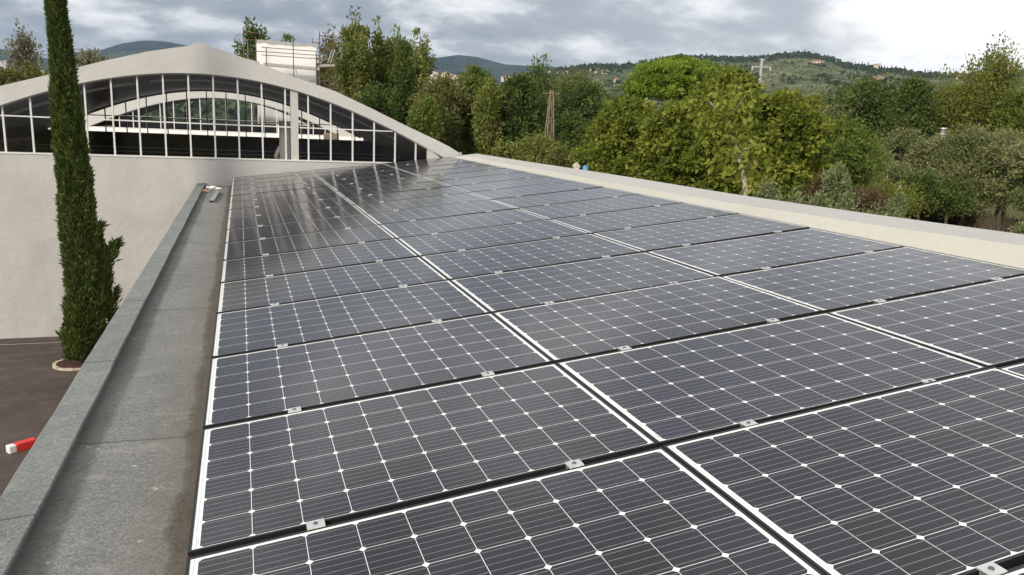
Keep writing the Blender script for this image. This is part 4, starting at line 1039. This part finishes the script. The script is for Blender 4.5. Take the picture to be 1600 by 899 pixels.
hl = [(1277, 99, 13, 6, 'house_pink', 'large pink farmhouse high on the hill'), (1368, 105, 6, 6, 'house_cream', 'small cream house among the ridge trees right of the farmhouse'),
      (1372, 124, 12, 6, 'house_pink', 'pink house half hidden by trees on the right slope'), (1243, 149, 8, 9, 'house_orange', 'orange house with a tiled roof at the hill foot'),
      (1226, 147, 14, 7, 'house_cream', 'low cream house left of the orange house'), (1576, 110, 13, 7, 'house_pink', 'pink house on the ridge at the far right'),
      (1498, 122, 14, 5, 'house_cream', 'cream house behind the tall feathery tree'), (859, 114, 6, 4, 'house_white', 'small white house left of the white pair on the slope'),
      (873, 115, 5, 4, 'house_white', 'left house of the bright white pair'), (887, 114, 6, 4, 'house_white', 'right house of the bright white pair'),
      (923, 112, 3, 5, 'house_white', 'narrow white tower house on the slope'), (930, 114, 4, 4, 'house_white', 'tiny white house beside the tower house'),
      (946, 114, 10, 5, 'house_pink', 'pink house right of the tower house'), (964, 128, 9, 7, 'house_cream', 'cream house at the left edge of the umbrella pine'),
      (1015, 95, 5, 3, 'house_white', 'white house just below the ridge above the umbrella pine'), (1340, 124, 5, 3, 'house_white', 'small white shed left of the half hidden pink house'),
      (792, 122, 16, 4, 'house_cream', 'long cream building far away above the dark trees')]
for px, py, w_, h_, wm, lb in hl:
    p, r = hit_terrain(px, py + h_ * .3, 230, 1600)
    if p is None: r = 1450
    house(px, py + h_ * .35, w_, h_, r - 8, wm, lb, HG, rows=2, cols=3, sink=6)
TG = 'houses of the far town'
rt_ = random.Random(4)
for k in range(26):
    px = 664 + k * 2.2 + rt_.uniform(-1, 1); py = 119 + rt_.uniform(-3, 6)
    house(px, py, rt_.uniform(3, 6), rt_.uniform(2.5, 4.5), 1250 + rt_.uniform(-60, 60), rt_.choice(['house_cream', 'house_pink', 'house_white']), 'pale house of the far town between the poplars and twin-topped tree', TG, rows=1, cols=2, sink=30)
for k in range(7):
    px = (2, 5, 8, 15, 20, 64, 67)[k]; py = (98, 102, 97, 106, 108, 112, 113)[k]
    house(px, py, 2.6, 2.4, 2600, 'house_white', 'white house on the far blue slope at the left edge', 'houses on the far left slope', rows=1, cols=2, sink=60)
house(600, 215, 150, 62, 84, 'house_cream', 'cream house glimpsed through the poplars behind the hall', None, 3, 6, GZ)
house(712, 228, 70, 30, 80, 'house_pink', 'pinkish house glimpsed under the brownish green tree', None, 2, 4, GZ)

# ------------------------------------------------------------------ woodland and olive groves on the slopes
def forest():
    g = np.random.default_rng(11); Vs = []; Ts = []
    def add(px_r, py_unused, N, r0, r1, hh, mk, power=1.0, thr=None, col=0.0, wide=.5, nq=26):
        th = g.uniform(px_r[0], px_r[1], N); r = r0 + (r1 - r0) * g.uniform(0, 1, N) ** power
        x = CAM[0] + r * np.sin(th); y = CAM[1] + r * np.cos(th); zt = terrain(x, y)
        nz = noise2(x * 1.7 + 300, y * 1.7)
        keep = np.ones(N, bool) if thr is None else (nz > thr)
        x, y, zt, r, nz = x[keep], y[keep], zt[keep], r[keep], nz[keep]; n = len(x)
        h = hh * g.uniform(.6, 1.4, n) ; rad = h * wide * g.uniform(.8, 1.2, n)
        if n == 0: return
        d = g.normal(size=(n, nq, 3)); d /= np.linalg.norm(d, axis=2, keepdims=True); d[:, :, 2] = np.abs(d[:, :, 2]) * 1.0 - .15
        rr_ = g.uniform(.55, 1.0, (n, nq, 1))
        C = np.stack([x, y, zt + h * .42], 1)[:, None, :] + d * rr_ * np.stack([rad, rad, h * .55], 1)[:, None, :]
        nrm = d + g.normal(0, .45, d.shape); nrm /= np.linalg.norm(nrm, axis=2, keepdims=True)
        a = np.cross(nrm, g.normal(size=nrm.shape)); a /= np.linalg.norm(a, axis=2, keepdims=True); b = np.cross(nrm, a)
        s = (rad * .42)[:, None, None] * g.uniform(.7, 1.3, (n, nq, 1))
        V = np.stack([C + a * s, C + b * s, C - a * s, C - b * s], 2).reshape(-1, 4, 3)
        tt = np.clip(col + .28 * g.uniform(0, 1, (n, 1)) + .12 * g.uniform(-1, 1, (n, nq)) + .0 * nz[:, None], 0, 1).reshape(-1)
        Vs.append(V); Ts.append(tt)
    A0, A1 = math.radians(-20), math.radians(62)
    add((A0, A1), None, 9500, 300, 1400, 3.6, None, .8, None, .46, .55, 16)       # olive groves
    add((A0, A1), None, 8000, 380, 1500, 6.2, None, .8, .42, .02, .5, 20)         # dark woods in patches
    add((A0, A1), None, 4600, 1400, 1510, 6.5, None, 1, None, .0, .38, 20)        # wooded ridge
    add((math.radians(6), A1), None, 1000, 130, 320, 6.0, None, 1, None, .30, .5, 70)   # trees at the edge of the plain
    add((math.radians(-22), math.radians(8)), None, 500, 130, 320, 6.0, None, 1, None, .20, .5, 70)
    # cypresses along the ridge
    th = g.uniform(math.radians(24), A1, 150); th = np.concatenate([th, g.normal(math.radians(44), .02, 30), g.normal(math.radians(27), .03, 30)])
    r = g.uniform(1380, 1490, len(th)); x = CAM[0] + r * np.sin(th); y = CAM[1] + r * np.cos(th); z0 = terrain(x, y); h = g.uniform(6, 13, len(th))
    for k in range(5):
        a = g.uniform(0, np.pi, len(th)); wv = h * .13; dx = np.cos(a) * wv; dy = np.sin(a) * wv
        V = np.stack([np.stack([x - dx, y - dy, z0 + h * .15], 1), np.stack([x + dx, y + dy, z0 + h * .15], 1), np.stack([x + dx * .25, y + dy * .25, z0 + h], 1), np.stack([x - dx * .25, y - dy * .25, z0 + h], 1)], 1)
        Vs.append(V); Ts.append(np.full(len(th), .04))
    o = quadmesh('woodland', np.concatenate(Vs), L['wood'], None, np.concatenate(Ts)); o['kind'] = 'stuff'
    tag(o, 'woods and olive groves covering the hill slopes beyond the trees', 'woodland')
forest()

# ------------------------------------------------------------------ air
HAZE = True
if HAZE:
    hz = MB().box((-8200, -8200, -30), (8200, 8200, 640)).build('haze', None)
    hm = bpy.data.materials.new('haze'); hm.use_nodes = True; t = NT(hm.node_tree); t.n.clear()
    out = t.new('ShaderNodeOutputMaterial'); pv = t.new('ShaderNodeVolumePrincipled'); pv.inputs['Color'].default_value = (.36, .50, .74, 1)
    pv.inputs['Density'].default_value = .00009; pv.inputs['Anisotropy'].default_value = .2; t.link(pv.outputs[0], out.inputs['Volume'])
    hz.data.materials.append(hm); hz['kind'] = 'stuff'; tag(hz, 'thin bluish haze in the air towards the distant hills', 'haze')
